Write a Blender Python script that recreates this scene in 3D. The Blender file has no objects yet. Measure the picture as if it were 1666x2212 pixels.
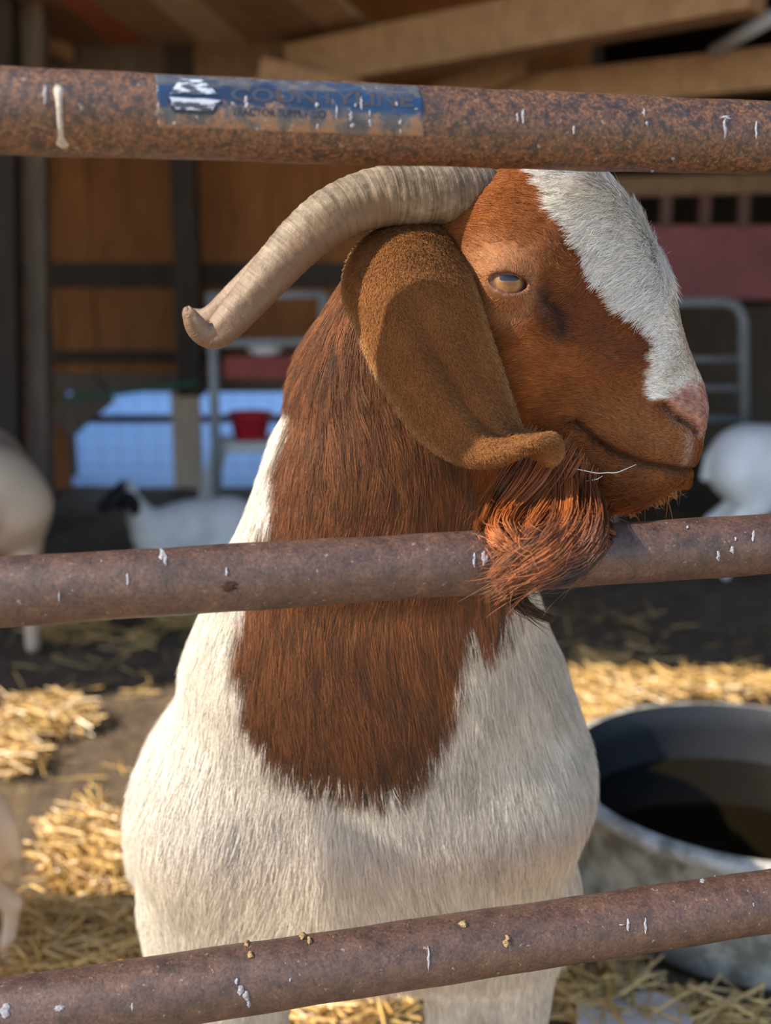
import bpy, bmesh, math, random
import numpy as np
from mathutils import Vector, Matrix, kdtree

random.seed(7)
rng = np.random.default_rng(11)
SC = bpy.context.scene
COL = SC.collection

# ------------------------------------------------------------------ camera
FPX, W_PX, H_PX = 2372.0, 1666.0, 2212.0
PITCH = math.radians(11.6)
CAM_H = 1.05
cam_d = bpy.data.cameras.new('camera')
cam_d.sensor_fit = 'VERTICAL'
cam_d.sensor_height = 24.0
cam_d.sensor_width = 24.0 * W_PX / H_PX
cam_d.lens = 24.0 * FPX / H_PX
cam_d.clip_start = 0.02
cam_d.dof.use_dof = True
cam_d.dof.focus_distance = 0.83
cam_d.dof.aperture_fstop = cam_d.lens / 9.5
cam = bpy.data.objects.new('camera', cam_d)
cam.location = (0, 0, CAM_H)
cam.rotation_euler = (math.pi / 2 - PITCH, 0, 0)
COL.objects.link(cam)
SC.camera = cam

# ------------------------------------------------------------------ light
SUN_AZ = math.radians(68)      # to the left of straight behind the camera
SUN_EL = math.radians(38)
world = bpy.data.worlds.new('sky')
SC.world = world
world.use_nodes = True
wt = world.node_tree
wt.nodes.clear()
wo = wt.nodes.new('ShaderNodeOutputWorld')
bg = wt.nodes.new('ShaderNodeBackground')
sky = wt.nodes.new('ShaderNodeTexSky')
sky.sky_type = 'NISHITA'
sky.sun_disc = False
sky.sun_elevation = SUN_EL
sky.sun_rotation = math.pi + SUN_AZ
sky.altitude = 300
sky.dust_density = 0.6
wt.links.new(sky.outputs[0], bg.inputs[0])
wt.links.new(bg.outputs[0], wo.inputs[0])
bg.inputs[1].default_value = 0.225
sun_d = bpy.data.lights.new('sun', 'SUN')
sun_d.energy = 6.7
sun_d.angle = math.radians(0.6)
sun_d.color = (1.0, 0.90, 0.75)
sun = bpy.data.objects.new('sun', sun_d)
SDIR = Vector((math.sin(SUN_AZ) * math.cos(SUN_EL), math.cos(SUN_AZ) * math.cos(SUN_EL), -math.sin(SUN_EL)))
sun.rotation_euler = SDIR.to_track_quat('-Z', 'Y').to_euler()
sun.location = (-4, -3, 6)
COL.objects.link(sun)

SC.view_settings.view_transform = 'Standard'
SC.view_settings.look = 'None'
SC.view_settings.gamma = 1.0
SC.view_settings.use_curve_mapping = False
SC.view_settings.exposure = 0.58
cy = SC.cycles
cy.use_denoising = True
cy.use_adaptive_sampling = False
cy.max_bounces = 7
cy.diffuse_bounces = 4
cy.glossy_bounces = 3
cy.transmission_bounces = 4
cy.caustics_reflective = False
cy.caustics_refractive = False
cy.sample_clamp_indirect = 6.0
SC.cycles_curves.shape = 'RIBBONS'
SC.cycles_curves.subdivisions = 2

# ------------------------------------------------------------------ helpers
CP, SP = math.cos(PITCH), math.sin(PITCH)


def ray(px, py):
    dx = (px - W_PX / 2) / FPX
    dz = -(py - H_PX / 2) / FPX
    return np.array([dx, CP + dz * SP, -SP + dz * CP])


def P(px, py, Y):
    d = ray(px, py)
    t = Y / d[1]
    return np.array([d[0] * t, Y, CAM_H + d[2] * t])


def PZ(px, py, z=0.0):
    d = ray(px, py)
    t = (z - CAM_H) / d[2]
    return np.array([d[0] * t, d[1] * t, z])


def tag(o, label=None, cat=None, group=None, kind=None):
    if label: o['label'] = label
    if cat: o['category'] = cat
    if group: o['group'] = group
    if kind: o['kind'] = kind
    return o


def empty(name, loc, label, cat, group=None):
    o = bpy.data.objects.new(name, None)
    o.empty_display_size = 0.1
    o.location = loc
    COL.objects.link(o)
    o['label'] = label
    o['category'] = cat
    if group: o['group'] = group
    return o


def link(name, me, mat, parent=None, smooth=True):
    o = bpy.data.objects.new(name, me)
    COL.objects.link(o)
    if mat is not None:
        me.materials.append(mat)
    if smooth and hasattr(me, 'polygons'):
        me.polygons.foreach_set('use_smooth', [True] * len(me.polygons))
    if parent is not None:
        o.parent = parent
        o.matrix_parent_inverse = Matrix.Translation(-Vector(parent.location))
    return o


def mesh_from(name, verts, faces):
    me = bpy.data.meshes.new(name)
    me.from_pydata([tuple(map(float, v)) for v in verts], [], [tuple(map(int, f)) for f in faces])
    me.update()
    return me


class MB:
    """collects simple solids into one mesh"""
    def __init__(s):
        s.v, s.f = [], []

    def add(s, v, f):
        n = len(s.v)
        s.v += [tuple(map(float, x)) for x in v]
        s.f += [tuple(i + n for i in q) for q in f]

    def box(s, lo, hi):
        (a, b, c), (d, e, f) = lo, hi
        s.add([(a, b, c), (d, b, c), (d, e, c), (a, e, c), (a, b, f), (d, b, f), (d, e, f), (a, e, f)],
              [(0, 3, 2, 1), (4, 5, 6, 7), (0, 1, 5, 4), (1, 2, 6, 5), (2, 3, 7, 6), (3, 0, 4, 7)])

    def beam(s, p, q, w, h, up=(0, 0, 1)):
        p, q, up = Vector(p), Vector(q), Vector(up)
        d = (q - p).normalized()
        if abs(d.dot(up)) > .98: up = Vector((0, 1, 0))
        r = d.cross(up).normalized()
        u = r.cross(d).normalized()
        v = []
        for e in (p, q):
            for a, b in ((-1, -1), (1, -1), (1, 1), (-1, 1)):
                v.append(e + r * (a * w / 2) + u * (b * h / 2))
        s.add(v, [(0, 1, 2, 3), (7, 6, 5, 4), (0, 4, 5, 1), (1, 5, 6, 2), (2, 6, 7, 3), (3, 7, 4, 0)])

    def tube(s, pts, rad, n=12, cap=True, closed=False):
        pts = [Vector(p) for p in pts]
        m = len(pts)
        if not hasattr(rad, '__len__'): rad = [rad] * m
        v, f = [], []
        prev = None
        for i, p in enumerate(pts):
            if closed: t = pts[(i + 1) % m] - pts[i - 1]
            else: t = pts[min(i + 1, m - 1)] - pts[max(i - 1, 0)]
            t.normalize()
            if prev is None:
                a = Vector((0, 0, 1)) if abs(t.z) < .9 else Vector((1, 0, 0))
                prev = t.cross(a).normalized()
            prev = (prev - t * prev.dot(t)).normalized()
            b = t.cross(prev)
            for k in range(n):
                an = 2 * math.pi * k / n
                v.append(p + (prev * math.cos(an) + b * math.sin(an)) * rad[i])
        for i in range(m if closed else m - 1):
            for k in range(n):
                j = (i + 1) % m
                f.append((i * n + k, i * n + (k + 1) % n, j * n + (k + 1) % n, j * n + k))
        if cap and not closed:
            f.append(tuple(range(n - 1, -1, -1)))
            f.append(tuple(range((m - 1) * n, m * n)))
        s.add(v, f)

    def lathe(s, prof, c, n=48):
        v, f = [], []
        for (r, z) in prof:
            for k in range(n):
                a = 2 * math.pi * k / n
                v.append((c[0] + r * math.cos(a), c[1] + r * math.sin(a), c[2] + z))
        for i in range(len(prof) - 1):
            for k in range(n):
                f.append((i * n + k, i * n + (k + 1) % n, (i + 1) * n + (k + 1) % n, (i + 1) * n + k))
        s.add(v, f)

    def build(s, name, mat, parent=None, smooth=False, bevel=0.0):
        me = mesh_from(name, s.v, s.f)
        bm = bmesh.new()
        bm.from_mesh(me)
        if bevel:
            bmesh.ops.bevel(bm, geom=list(bm.edges), offset=bevel, segments=2, affect='EDGES', profile=0.6)
        bmesh.ops.recalc_face_normals(bm, faces=bm.faces)
        bm.to_mesh(me)
        bm.free()
        return link(name, me, mat, parent, smooth)


# ------------------------------------------------------------------ materials
class NT:
    def __init__(s, name):
        s.m = bpy.data.materials.new(name)
        s.m.use_nodes = True
        s.t = s.m.node_tree
        s.t.nodes.clear()
        s.out = s.n('OutputMaterial')

    def n(s, kind, **kw):
        nd = s.t.nodes.new('ShaderNode' + kind)
        for k, v in kw.items():
            if k[0] == 'i' and k[1:].isdigit(): nd.inputs[int(k[1:])].default_value = v
            elif k in nd.inputs.keys(): nd.inputs[k].default_value = v
            else: setattr(nd, k, v)
        return nd

    def l(s, a, b):
        s.t.links.new(a, b)

    def coord(s, scale=(1, 1, 1), which='Object'):
        tc = s.n('TexCoord')
        mp = s.n('Mapping')
        mp.inputs['Scale'].default_value = scale
        s.l(tc.outputs[which], mp.inputs[0])
        return mp.outputs[0]

    def noise(s, vec, scale, detail=6, rough=.6, dist=0.0):
        nd = s.n('TexNoise')
        nd.inputs['Scale'].default_value = scale
        nd.inputs['Detail'].default_value = detail
        nd.inputs['Roughness'].default_value = rough
        nd.inputs['Distortion'].default_value = dist
        s.l(vec, nd.inputs['Vector'])
        return nd.outputs[0]

    def ramp(s, fac, stops, interp='LINEAR'):
        r = s.n('ValToRGB')
        cr = r.color_ramp
        cr.interpolation = interp
        while len(cr.elements) < len(stops): cr.elements.new(0.5)
        for e, (p, c) in zip(cr.elements, stops):
            e.position = p
            e.color = (*c, 1) if len(c) == 3 else c
        s.l(fac, r.inputs[0])
        return r.outputs[0]

    def mix(s, fac, a, b, mode='MIX'):
        m = s.n('Mix', data_type='RGBA', blend_type=mode)
        for src, sock in ((fac, m.inputs[0]), (a, m.inputs[6]), (b, m.inputs[7])):
            if hasattr(src, 'is_linked'): s.l(src, sock)
            elif hasattr(src, '__len__'): sock.default_value = (*src, 1)
            else: sock.default_value = src
        return m.outputs[2]

    def math(s, op, a, b=0.0):
        m = s.n('Math', operation=op)
        for src, sock in ((a, m.inputs[0]), (b, m.inputs[1])):
            if hasattr(src, 'is_linked'): s.l(src, sock)
            else: sock.default_value = src
        return m.outputs[0]

    def principled(s, color, rough=.6, spec=.4, bump=None, bstr=.3, bdist=.01, metal=0.0):
        p = s.n('BsdfPrincipled')
        for src, k in ((color, 'Base Color'), (rough, 'Roughness'), (spec, 'Specular IOR Level'), (metal, 'Metallic')):
            if hasattr(src, 'is_linked'): s.l(src, p.inputs[k])
            elif hasattr(src, '__len__'): p.inputs[k].default_value = (*src, 1)
            else: p.inputs[k].default_value = src
        if bump is not None:
            b = s.n('Bump')
            b.inputs['Strength'].default_value = bstr
            b.inputs['Distance'].default_value = bdist
            s.l(bump, b.inputs['Height'])
            s.l(b.outputs[0], p.inputs['Normal'])
        s.l(p.outputs[0], s.out.inputs[0])
        return p


def plain(name, c, rough=.6, spec=.3, var=.25, scale=8, bump=.2, stretch=(1, 1, 1)):
    t = NT(name)
    v = t.coord(stretch)
    n = t.noise(v, scale)
    c = np.array(c)
    col = t.ramp(n, [(.25, tuple(c * (1 - var))), (.75, tuple(c * (1 + var)))])
    t.principled(col, rough, spec, n, bump, .01)
    return t.m


def rust_mat(LOWER=-.06, THR=1.10, MS=60, DK=.31, LIT_CROWN=.48):
    t = NT('rusted_pipe')
    v = t.coord()
    big = t.noise(v, 9, 4)
    mid = t.noise(v, MS, 8, .7)
    fine = t.noise(v, 420, 6, .75)
    base = t.ramp(mid, [(.30, (.030, .018, .015)), (.46, (.064, .036, .028)), (.60, (.092, .050, .036)), (.76, (.15, .088, .060))])
    rust = t.ramp(fine, [(.38, (.022, .014, .012)), (.5, (.095, .042, .020)), (.64, (.20, .095, .042))])
    geo = t.n('NewGeometry')
    sep = t.n('SeparateXYZ')
    t.l(geo.outputs['Normal'], sep.inputs[0])
    f1 = t.math('ADD', t.math('MULTIPLY', mid, 1.3), t.math('MULTIPLY', big, .9))
    fac = t.math('SUBTRACT', f1, t.math('MULTIPLY', sep.outputs[2], LOWER))
    fac = t.math('ADD', fac, t.math('MULTIPLY', t.math('MULTIPLY', sep.outputs[2], sep.outputs[2]), LIT_CROWN))  # rust widened on top and underside, painting in sun and bounced light
    facc = t.ramp(fac, [(THR, (0, 0, 0)), (THR + .45, (1, 1, 1))])
    mott = t.ramp(fine, [(.35, (.5, .5, .5)), (.65, (1.4, 1.38, 1.35))])
    # darker base tone shows where the rust is thin
    col = t.mix(facc, t.mix(1.0, base, mott, 'MULTIPLY'), rust)
    speck = t.ramp(t.noise(v, 190, 3, .6), [(.66, (0, 0, 0)), (.72, (1, 1, 1))])
    col = t.mix(t.math('MULTIPLY', speck, .55), col, (.30, .24, .20))
    dark = t.ramp(t.noise(v, 150, 6, .7), [(DK, (1, 1, 1)), (DK + .10, (0, 0, 0))])
    col = t.mix(t.math('MULTIPLY', dark, .8), col, (.014, .012, .012))
    t.principled(col, .46, .55, fine, .35, .0012)
    return t.m


def wood_mat(name, c1, c2, grain=(1, 1, 14), rough=.75):
    t = NT(name)
    v = t.coord(grain)
    n = t.noise(v, 5, 8, .65, .6)
    big = t.noise(t.coord(), 1.2, 3)
    col = t.ramp(n, [(.3, c1), (.7, c2)])
    col = t.mix(t.math('MULTIPLY', big, .5), col, tuple(np.array(c1) * .7))
    t.principled(col, rough, .25, n, .3, .01)
    return t.m


M_RUST = rust_mat()
M_RUST_TOP = rust_mat(.42, .92, 85, .40, .34)
M_SPLAT = plain('dried_dropping', (.29, .29, .32), .8, .2, .45, 500, .6)
M_MUD = plain('dried_mud', (.34, .24, .13), .9, .1, .5, 400, .8)


def floor_mat():
    t = NT('trodden_earth')
    v = t.coord()
    a = t.noise(v, 1.6, 8, .65)
    b = t.noise(v, 14, 8, .7)
    c = t.noise(t.coord((1, 2.5, 1)), 50, 6, .7)
    col = t.ramp(b, [(.3, (.075, .053, .034)), (.5, (.14, .10, .066)), (.72, (.22, .16, .105))])
    straw = t.ramp(c, [(.35, (.12, .075, .03)), (.6, (.40, .26, .10)), (.75, (.62, .46, .22))])
    f = t.ramp(t.math('ADD', a, t.math('MULTIPLY', b, .35)), [(.70, (0, 0, 0)), (.90, (1, 1, 1))])
    col = t.mix(f, col, straw)
    t.principled(col, .85, .2, b, .9, .03)
    return t.m


def snow_mat():
    t = NT('snow')
    v = t.coord()
    n = t.noise(v, 3, 6)
    col = t.ramp(n, [(.3, (.44, .68, .98)), (.7, (.56, .78, .99))])  # blue skylight of the shaded snow painted into its colour
    t.principled(col, .7, .3, n, .4, .05)
    return t.m


def straw_mat():
    t = NT('straw')
    oi = t.n('Attribute', attribute_name='tint', attribute_type='GEOMETRY')
    col = t.mix(oi.outputs['Fac'], (.36, .20, .05), (.72, .47, .17))
    t.principled(col, .38, .6)
    return t.m


# ------------------------------------------------------------------ the gate
GD = np.array([math.sin(math.radians(76)), math.cos(math.radians(76)), 0.0])   # direction of the rails
Y_G = 0.74
RAILS = []
for py, r in ((270, .0248), (1227, .0228), (2070, .0248)):
    RAILS.append((P(833, py, Y_G), r))


def rail_hit(k, px, py):
    """where the line of sight meets rail k: (along, angle) - angle 0 faces the street side, +90 deg is the top"""
    c, r = RAILS[k]
    d = ray(px, py)
    o = np.array([0, 0, CAM_H]) - c
    d2 = d - GD * d.dot(GD)
    o2 = o - GD * o.dot(GD)
    A, B, C = d2.dot(d2), 2 * d2.dot(o2), o2.dot(o2) - r * r
    disc = B * B - 4 * A * C
    t = (-B - math.sqrt(max(disc, 0))) / (2 * A)
    h = o + d * t
    s = h.dot(GD)
    q = h - GD * s
    fr = np.array([GD[1], -GD[0], 0])
    return s, math.atan2(q[2], q.dot(fr))


def rail_pt(k, s, th, off=0.0):
    c, r = RAILS[k]
    fr = np.array([GD[1], -GD[0], 0])
    return c + GD * s + (fr * math.cos(th) + np.array([0, 0, 1]) * math.sin(th)) * (r + off)


gate = empty('gate', (0.0, .74, 0.0), 'rusty brown pipe gate with three thick rails in front of the horned goat', 'gate')
S0, S1 = -.95, 1.35
rail_objs = []
for k, (c, r) in enumerate(RAILS):
    n, m = 64, 420
    v, f = [], []
    for i in range(m + 1):
        s = S0 + (S1 - S0) * i / m
        for j in range(n):
            th = 2 * math.pi * j / n
            wob = .00025 * math.sin(s * 37 + th * 2 + k) + .0002 * math.sin(s * 91 + th * 3)
            v.append(rail_pt(k, s, th, wob))
    for i in range(m):
        for j in range(n):
            f.append((i * n + j, (i + 1) * n + j, (i + 1) * n + (j + 1) % n, i * n + (j + 1) % n))
    f.append(tuple(range(n)))
    f.append(tuple(range(m * n, m * n + n))[::-1])
    rail_objs.append(link('rail', mesh_from('rail', v, f), M_RUST if k else M_RUST_TOP, gate))
for s in (S0, S1):
    b = MB()
    base = RAILS[0][0] + GD * s
    b.tube([(base[0], base[1], 0.0), (base[0], base[1], .5), (base[0], base[1], 1.33)], .027, 24)
    b.build('upright', M_RUST, gate, True)


def splat(k, pts, name='dropping', mat=None, thick=.0012):
    """a raised blot on a rail, outline through picture points: list of (px, py, half width px)"""
    mb = MB()
    spine = [(rail_hit(k, x, y), w) for x, y, w in pts]
    R = RAILS[k][1]
    mpp = .00024
    n = 9
    v, f = [], []
    rows = []
    N = len(spine)
    for i in range(N):
        (s, th), w = spine[i]
        row = []
        for j in range(n):
            a = -1 + 2 * j / (n - 1)
            ww = w * mpp * (1 + random.uniform(-.2, .2))
            ss = s + a * ww
            h = thick * .55 * (1 - a * a) * (.35 + .65 * math.sin(math.pi * (i + .5) / N)) + .00015
            row.append(rail_pt(k, ss, th, h))
        rows.append(row)
    for r_ in rows: v += r_
    for i in range(N - 1):
        for j in range(n - 1):
            f.append((i * n + j, i * n + j + 1, (i + 1) * n + j + 1, (i + 1) * n + j))
    # underside on the pipe
    nb = len(v)
    for i in range(N):
        (s, th), w = spine[i]
        for j in range(n):
            a = -1 + 2 * j / (n - 1)
            v.append(rail_pt(k, s + a * w * mpp, th, -.0003))
    for i in range(N - 1):
        for j in (0, n - 2):
            f.append((nb + i * n + j, nb + (i + 1) * n + j, nb + (i + 1) * n + j + 1, nb + i * n + j + 1))
        f.append((i * n, (i + 1) * n, nb + (i + 1) * n, nb + i * n))
        f.append((i * n + n - 1, nb + i * n + n - 1, nb + (i + 1) * n + n - 1, (i + 1) * n + n - 1))
    mb.add(v, f)
    return mb


def splat_obj(k, blots, name, mat, thick=.0012):
    for q in blots:
        m = splat(k, q, thick=thick)
        m.build(name, mat, rail_objs[k], True)


def drip(x, y0, y1, w):
    n = 7
    return [(x + random.uniform(-.3, .3) * w, y0 + (y1 - y0) * i / (n - 1),
             w * (.15 + .85 * math.sin(math.pi * min(1, max(.03, i / (n - 1)))) ** .5) * random.uniform(.75, 1.2)) for i in range(n)]


big_drip = [(124, 184, 3), (126, 190, 8), (127, 200, 9), (128, 215, 6), (129, 240, 5), (130, 270, 5), (131, 295, 5), (133, 306, 9), (136, 313, 12), (138, 319, 6)]
splat_obj(0, [[(x, y, w * 1.3) for x, y, w in big_drip]], 'bird_dropping', plain('old_dropping', (.42, .37, .32), .85, .2, .3, 300, .5), .002)
top_blots = [drip(98, 185, 225, 5), drip(1118, 244, 264, 4), drip(1131, 236, 268, 5), drip(1164, 312, 320, 5), drip(1392, 236, 250, 4),
             drip(1398, 262, 272, 4), drip(1570, 250, 258, 16), drip(1566, 256, 300, 6), drip(1634, 262, 300, 3), drip(1454, 338, 346, 5), drip(1410, 366, 372, 5), drip(1240, 272, 290, 3)]
splat_obj(0, top_blots, 'bird_dropping', M_SPLAT, .0012)
mid_blots = [drip(350, 1186, 1210, 9), drip(358, 1196, 1222, 5), drip(276, 1238, 1266, 4), drip(128, 1276, 1300, 2), drip(1026, 1194, 1226, 5), drip(1047, 1190, 1222, 8),
             drip(1052, 1200, 1214, 6), drip(1486, 1136, 1142, 4), drip(1590, 1160, 1168, 4), drip(1582, 1180, 1196, 7), drip(1552, 1190, 1212, 6), drip(1628, 1146, 1170, 5), drip(490, 1226, 1244, 4)]
splat_obj(1, mid_blots, 'bird_dropping', M_SPLAT, .0010)
low_blots = [drip(512, 2113, 2127, 6), drip(520, 2128, 2150, 10), drip(532, 2140, 2162, 9), drip(538, 2160, 2176, 6), drip(627, 2113, 2121, 3), drip(926, 2044, 2096, 4),
             drip(286, 2166, 2184, 4), drip(130, 2172, 2184, 14), drip(10, 2168, 2200, 14), drip(1357, 1984, 2012, 5), drip(1395, 1982, 2018, 4), drip(1518, 1898, 1908, 9), drip(1628, 1950, 1958, 3), drip(1344, 1996, 2000, 9), drip(1545, 1888, 1894, 3)]
splat_obj(2, low_blots, 'bird_dropping', M_SPLAT, .0010)
mud_blots = [drip(534, 2033, 2046, 9), drip(541, 2056, 2072, 11), drip(655, 2014, 2030, 10), drip(668, 2026, 2040, 8), drip(1095, 2020, 2046, 12), drip(1003, 1990, 2004, 15)]
splat_obj(2, mud_blots, 'mud_lump', M_MUD, .004)
splat_obj(1, [drip(493, 1256, 1279, 22)], 'rust_flake', plain('dark_rust_flake', (.045, .020, .012), .7, .2, .4, 300, .6), .0006)

# the worn maker's sticker on the top rail
def sticker_mat():
    t = NT('worn_blue_sticker')
    v = t.coord()
    n1 = t.noise(t.coord((1, 1, 3)), 46, 8, .7)
    n2 = t.noise(v, 120, 6, .7)
    n3 = t.noise(v, 20, 4)
    at = t.n('Attribute', attribute_name='height', attribute_type='GEOMETRY')   # 0 at lower edge .. 1 at the upper edge
    h = at.outputs['Fac']
    blue = t.ramp(n3, [(.35, (.008, .016, .036)), (.65, (.010, .034, .090))])
    grey = t.ramp(n2, [(.3, (.030, .032, .04)), (.6, (.080, .078, .085)), (.8, (.20, .185, .17))])
    worn = t.ramp(h, [(0, (1, 1, 1)), (.25, (.62, .62, .62)), (.42, (.10, .10, .10)), (.60, (.12, .12, .12)), (.72, (.36, .36, .36)), (1, (.45, .45, .45))])
    f = t.math('ADD', t.math('MULTIPLY', n1, 1.0), t.math('MULTIPLY', worn, .62))
    fac = t.ramp(f, [(.62, (0, 0, 0)), (.76, (1, 1, 1))])
    col = t.mix(fac, blue, grey)
    rustf = t.ramp(t.math('SUBTRACT', t.noise(v, 75, 7, .7), t.math('MULTIPLY', h, .42)), [(.40, (0, 0, 0)), (.50, (1, 1, 1))])
    col = t.mix(t.math('MULTIPLY', rustf, .75), col, (.25, .13, .06))
    sp = t.ramp(t.noise(v, 170, 3), [(.68, (0, 0, 0)), (.72, (1, 1, 1))])
    col = t.mix(t.math('MULTIPLY', sp, .6), col, (.5, .48, .46))
    t.principled(col, .42, .5, n2, .25, .0008)
    return t.m


M_STK = sticker_mat()


def rail_grid(k, fn, nu, nv, off):
    """sheet on the pipe: fn(a, b) -> (s, th) for a, b in 0..1; with a turned-down edge"""
    v, f = [], []
    for i in range(nu + 1):
        for j in range(nv + 1):
            s, th = fn(i / nu, j / nv)
            e = -.0004 if i in (0, nu) or j in (0, nv) else off
            v.append(rail_pt(k, s, th, e))
    for i in range(nu):
        for j in range(nv):
            a = i * (nv + 1) + j
            f.append((a, a + nv + 1, a + nv + 2, a + 1))
    return v, f


sL = rail_hit(0, 336, 230)[0]
sR = rail_hit(0, 918, 260)[0]
thB = rail_hit(0, 640, 287)[1]
thT = math.radians(66)


def stk(a, b):
    jag = .0012 * math.sin(b * 23) + .0009 * math.sin(b * 51 + 1)
    s = sL + (sR - sL) * a + (jag if a in (0, 1) else 0)
    return s, thB + (thT - thB) * b + (.03 * math.sin(a * 40) if b == 1 else 0)


v, f = rail_grid(0, stk, 120, 30, .0005)
me = mesh_from('sticker', v, f)
at = me.attributes.new('height', 'FLOAT', 'POINT')
at.data.foreach_set('value', np.tile(np.linspace(0, 1, 31), 121).astype(np.float32))
sticker = link('sticker', me, M_STK, gate)
sticker['label'] = 'worn navy blue sticker with white emblem and faded lettering'


def to_sticker(o):
    o.parent = sticker
    o.matrix_parent_inverse = sticker.matrix_world.inverted()


def rail_poly(name, px_poly, mat, off, k=0, sub=10):
    """flat polygon in picture points laid on the rail, finely cut so it follows the pipe"""
    bm = bmesh.new()
    vs = [bm.verts.new((x, y, 0)) for x, y in px_poly]
    bm.faces.new(vs)
    ys = [p[1] for p in px_poly]
    for i in range(1, sub):
        y = min(ys) + (max(ys) - min(ys)) * i / sub
        g = list(bm.verts) + list(bm.edges) + list(bm.faces)
        bmesh.ops.bisect_plane(bm, geom=g, plane_co=(0, y, 0), plane_no=(0, 1, 0))
    for vv in bm.verts:
        s, th = rail_hit(k, vv.co.x, vv.co.y)
        vv.co = Vector(rail_pt(k, s, th, off))
    bmesh.ops.recalc_face_normals(bm, faces=bm.faces)
    me = bpy.data.meshes.new(name)
    bm.to_mesh(me)
    bm.free()
    o = link(name, me, mat, None, False)
    to_sticker(o)
    return o


def logo_mat():
    t = NT('scratched_white_print')
    n = t.noise(t.coord((1, 1, 5)), 60, 7, .7)
    m = t.noise(t.coord(), 90, 5)
    col = t.ramp(m, [(.3, (.30, .38, .54)), (.7, (.48, .50, .52))])
    scr = t.ramp(n, [(.47, (1, 1, 1)), (.51, (0, 0, 0))])
    col = t.mix(scr, col, (.04, .045, .06))
    t.principled(col, .5, .4)
    return t.m


M_LOGO = logo_mat()

def worn_print(name, ink, worn, scale, cut):
    t = NT(name)
    n = t.noise(t.coord((1, 1, 2)), scale, 7, .7)
    col = t.mix(t.ramp(n, [(cut, (0, 0, 0)), (cut + .07, (1, 1, 1))]), ink, worn)
    t.principled(col, .5, .4)
    return t.m


M_INK = worn_print('dark_print', (.008, .012, .026), (.050, .052, .062), 130, .50)
M_GHOST = worn_print('faded_letter_print', (.052, .034, .028), (.030, .040, .066), 75, .44)
rail_poly('emblem_outline', [(362, 214), (368, 230), (377, 245), (462, 248), (474, 232), (482, 220)], M_INK, .0007)  # dark printed outline below the white emblem
rail_poly('emblem', [(366, 211), (379, 236), (458, 240), (468, 223), (477, 219), (440, 215), (400, 214)], M_LOGO, .0011)
rail_poly('emblem', [(366, 205), (389, 174), (436, 176), (452, 187), (471, 208), (440, 204), (420, 207), (398, 204)], M_LOGO, .0011)


def rail_text(txt, x0, x1, ybase, ytop, mat, name, off, bold=.0, k=0):
    cu = bpy.data.curves.new(name, 'FONT')
    cu.body = txt
    cu.size = 1.0
    cu.offset = bold
    cu.resolution_u = 3
    ob = bpy.data.objects.new(name, cu)
    COL.objects.link(ob)
    dg = bpy.context.evaluated_depsgraph_get()
    me = bpy.data.meshes.new_from_object(ob.evaluated_get(dg))
    bpy.data.objects.remove(ob)
    bm = bmesh.new()
    bm.from_mesh(me)
    xs = [q.co.x for q in bm.verts]
    ys = [q.co.y for q in bm.verts]
    xa, xb, ya, yb = min(xs), max(xs), min(ys), max(ys)
    for i in range(1, 4):
        g = list(bm.verts) + list(bm.edges) + list(bm.faces)
        bmesh.ops.bisect_plane(bm, geom=g, plane_co=(0, ya + (yb - ya) * i / 4, 0), plane_no=(0, 1, 0))
    for q in bm.verts:
        a = (q.co.x - xa) / (xb - xa)
        b = (q.co.y - ya) / (yb - ya)
        px = x0 + (x1 - x0) * a
        yy = ybase + (ytop - ybase) * b + (px - x0) * .036
        s, th = rail_hit(k, px, yy)
        q.co = Vector(rail_pt(k, s, th, off))
    bmesh.ops.recalc_face_normals(bm, faces=bm.faces)
    bm.to_mesh(me)
    bm.free()
    me.materials.clear()
    o = link(name, me, mat, None, False)
    to_sticker(o)
    return o


rail_text('TRACTOR SUPPLY CO', 500, 704, 250, 232, M_INK, 'lettering', .0008, .03)
rail_text('COUNTYLINE', 498, 893, 219, 190, M_GHOST, 'lettering', .0007, .03)
stk_blots = [drip(531, 208, 224, 6), drip(533, 218, 236, 5), drip(535, 234, 244, 2), drip(684, 222, 234, 6), drip(686, 266, 282, 4), drip(727, 226, 258, 3), drip(768, 224, 232, 4),
             drip(781, 210, 238, 5), drip(799, 238, 252, 3), drip(800, 258, 276, 5), drip(758, 240, 262, 6), drip(762, 266, 276, 8), drip(856, 220, 230, 6), drip(866, 258, 270, 6), drip(866, 278, 290, 5),
             drip(373, 220, 230, 4), drip(376, 263, 270, 5), drip(900, 234, 238, 6)]
splat_obj(0, stk_blots, 'bird_dropping', M_SPLAT, .0018)

# ------------------------------------------------------------------ the barn and its ground
M_FLOOR = floor_mat()
M_SNOW = snow_mat()
M_STRAW = straw_mat()
M_PLY = wood_mat('amber_plywood', (.21, .074, .022), (.36, .138, .042), (2, 2, .6))
M_PLANK = wood_mat('brown_plank', (.15, .085, .048), (.30, .185, .11), (6, .7, 6))
M_OLD = wood_mat('weathered_timber', (.10, .072, .055), (.22, .165, .125), (9, 9, .8))
M_BEAM = wood_mat('pale_beam', (.36, .21, .12), (.58, .37, .22), (3, 3, 3))
M_DARKW = wood_mat('dark_timber', (.035, .026, .020), (.075, .055, .042), (7, 7, .8))
M_TAN = wood_mat('tan_post', (.62, .46, .33), (.80, .62, .46), (9, 9, .8))
M_REDW = plain('red_painted_board', (.28, .055, .045), .6, .3, .3, 6)
M_GALV = plain('galvanised_tube', (.30, .31, .32), .45, .5, .15, 20)
M_DGALV = plain('dull_grey_tube', (.17, .175, .18), .5, .4, .2, 20)
M_BLACK = plain('black_interior', (.012, .010, .009), .9, .1)


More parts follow.
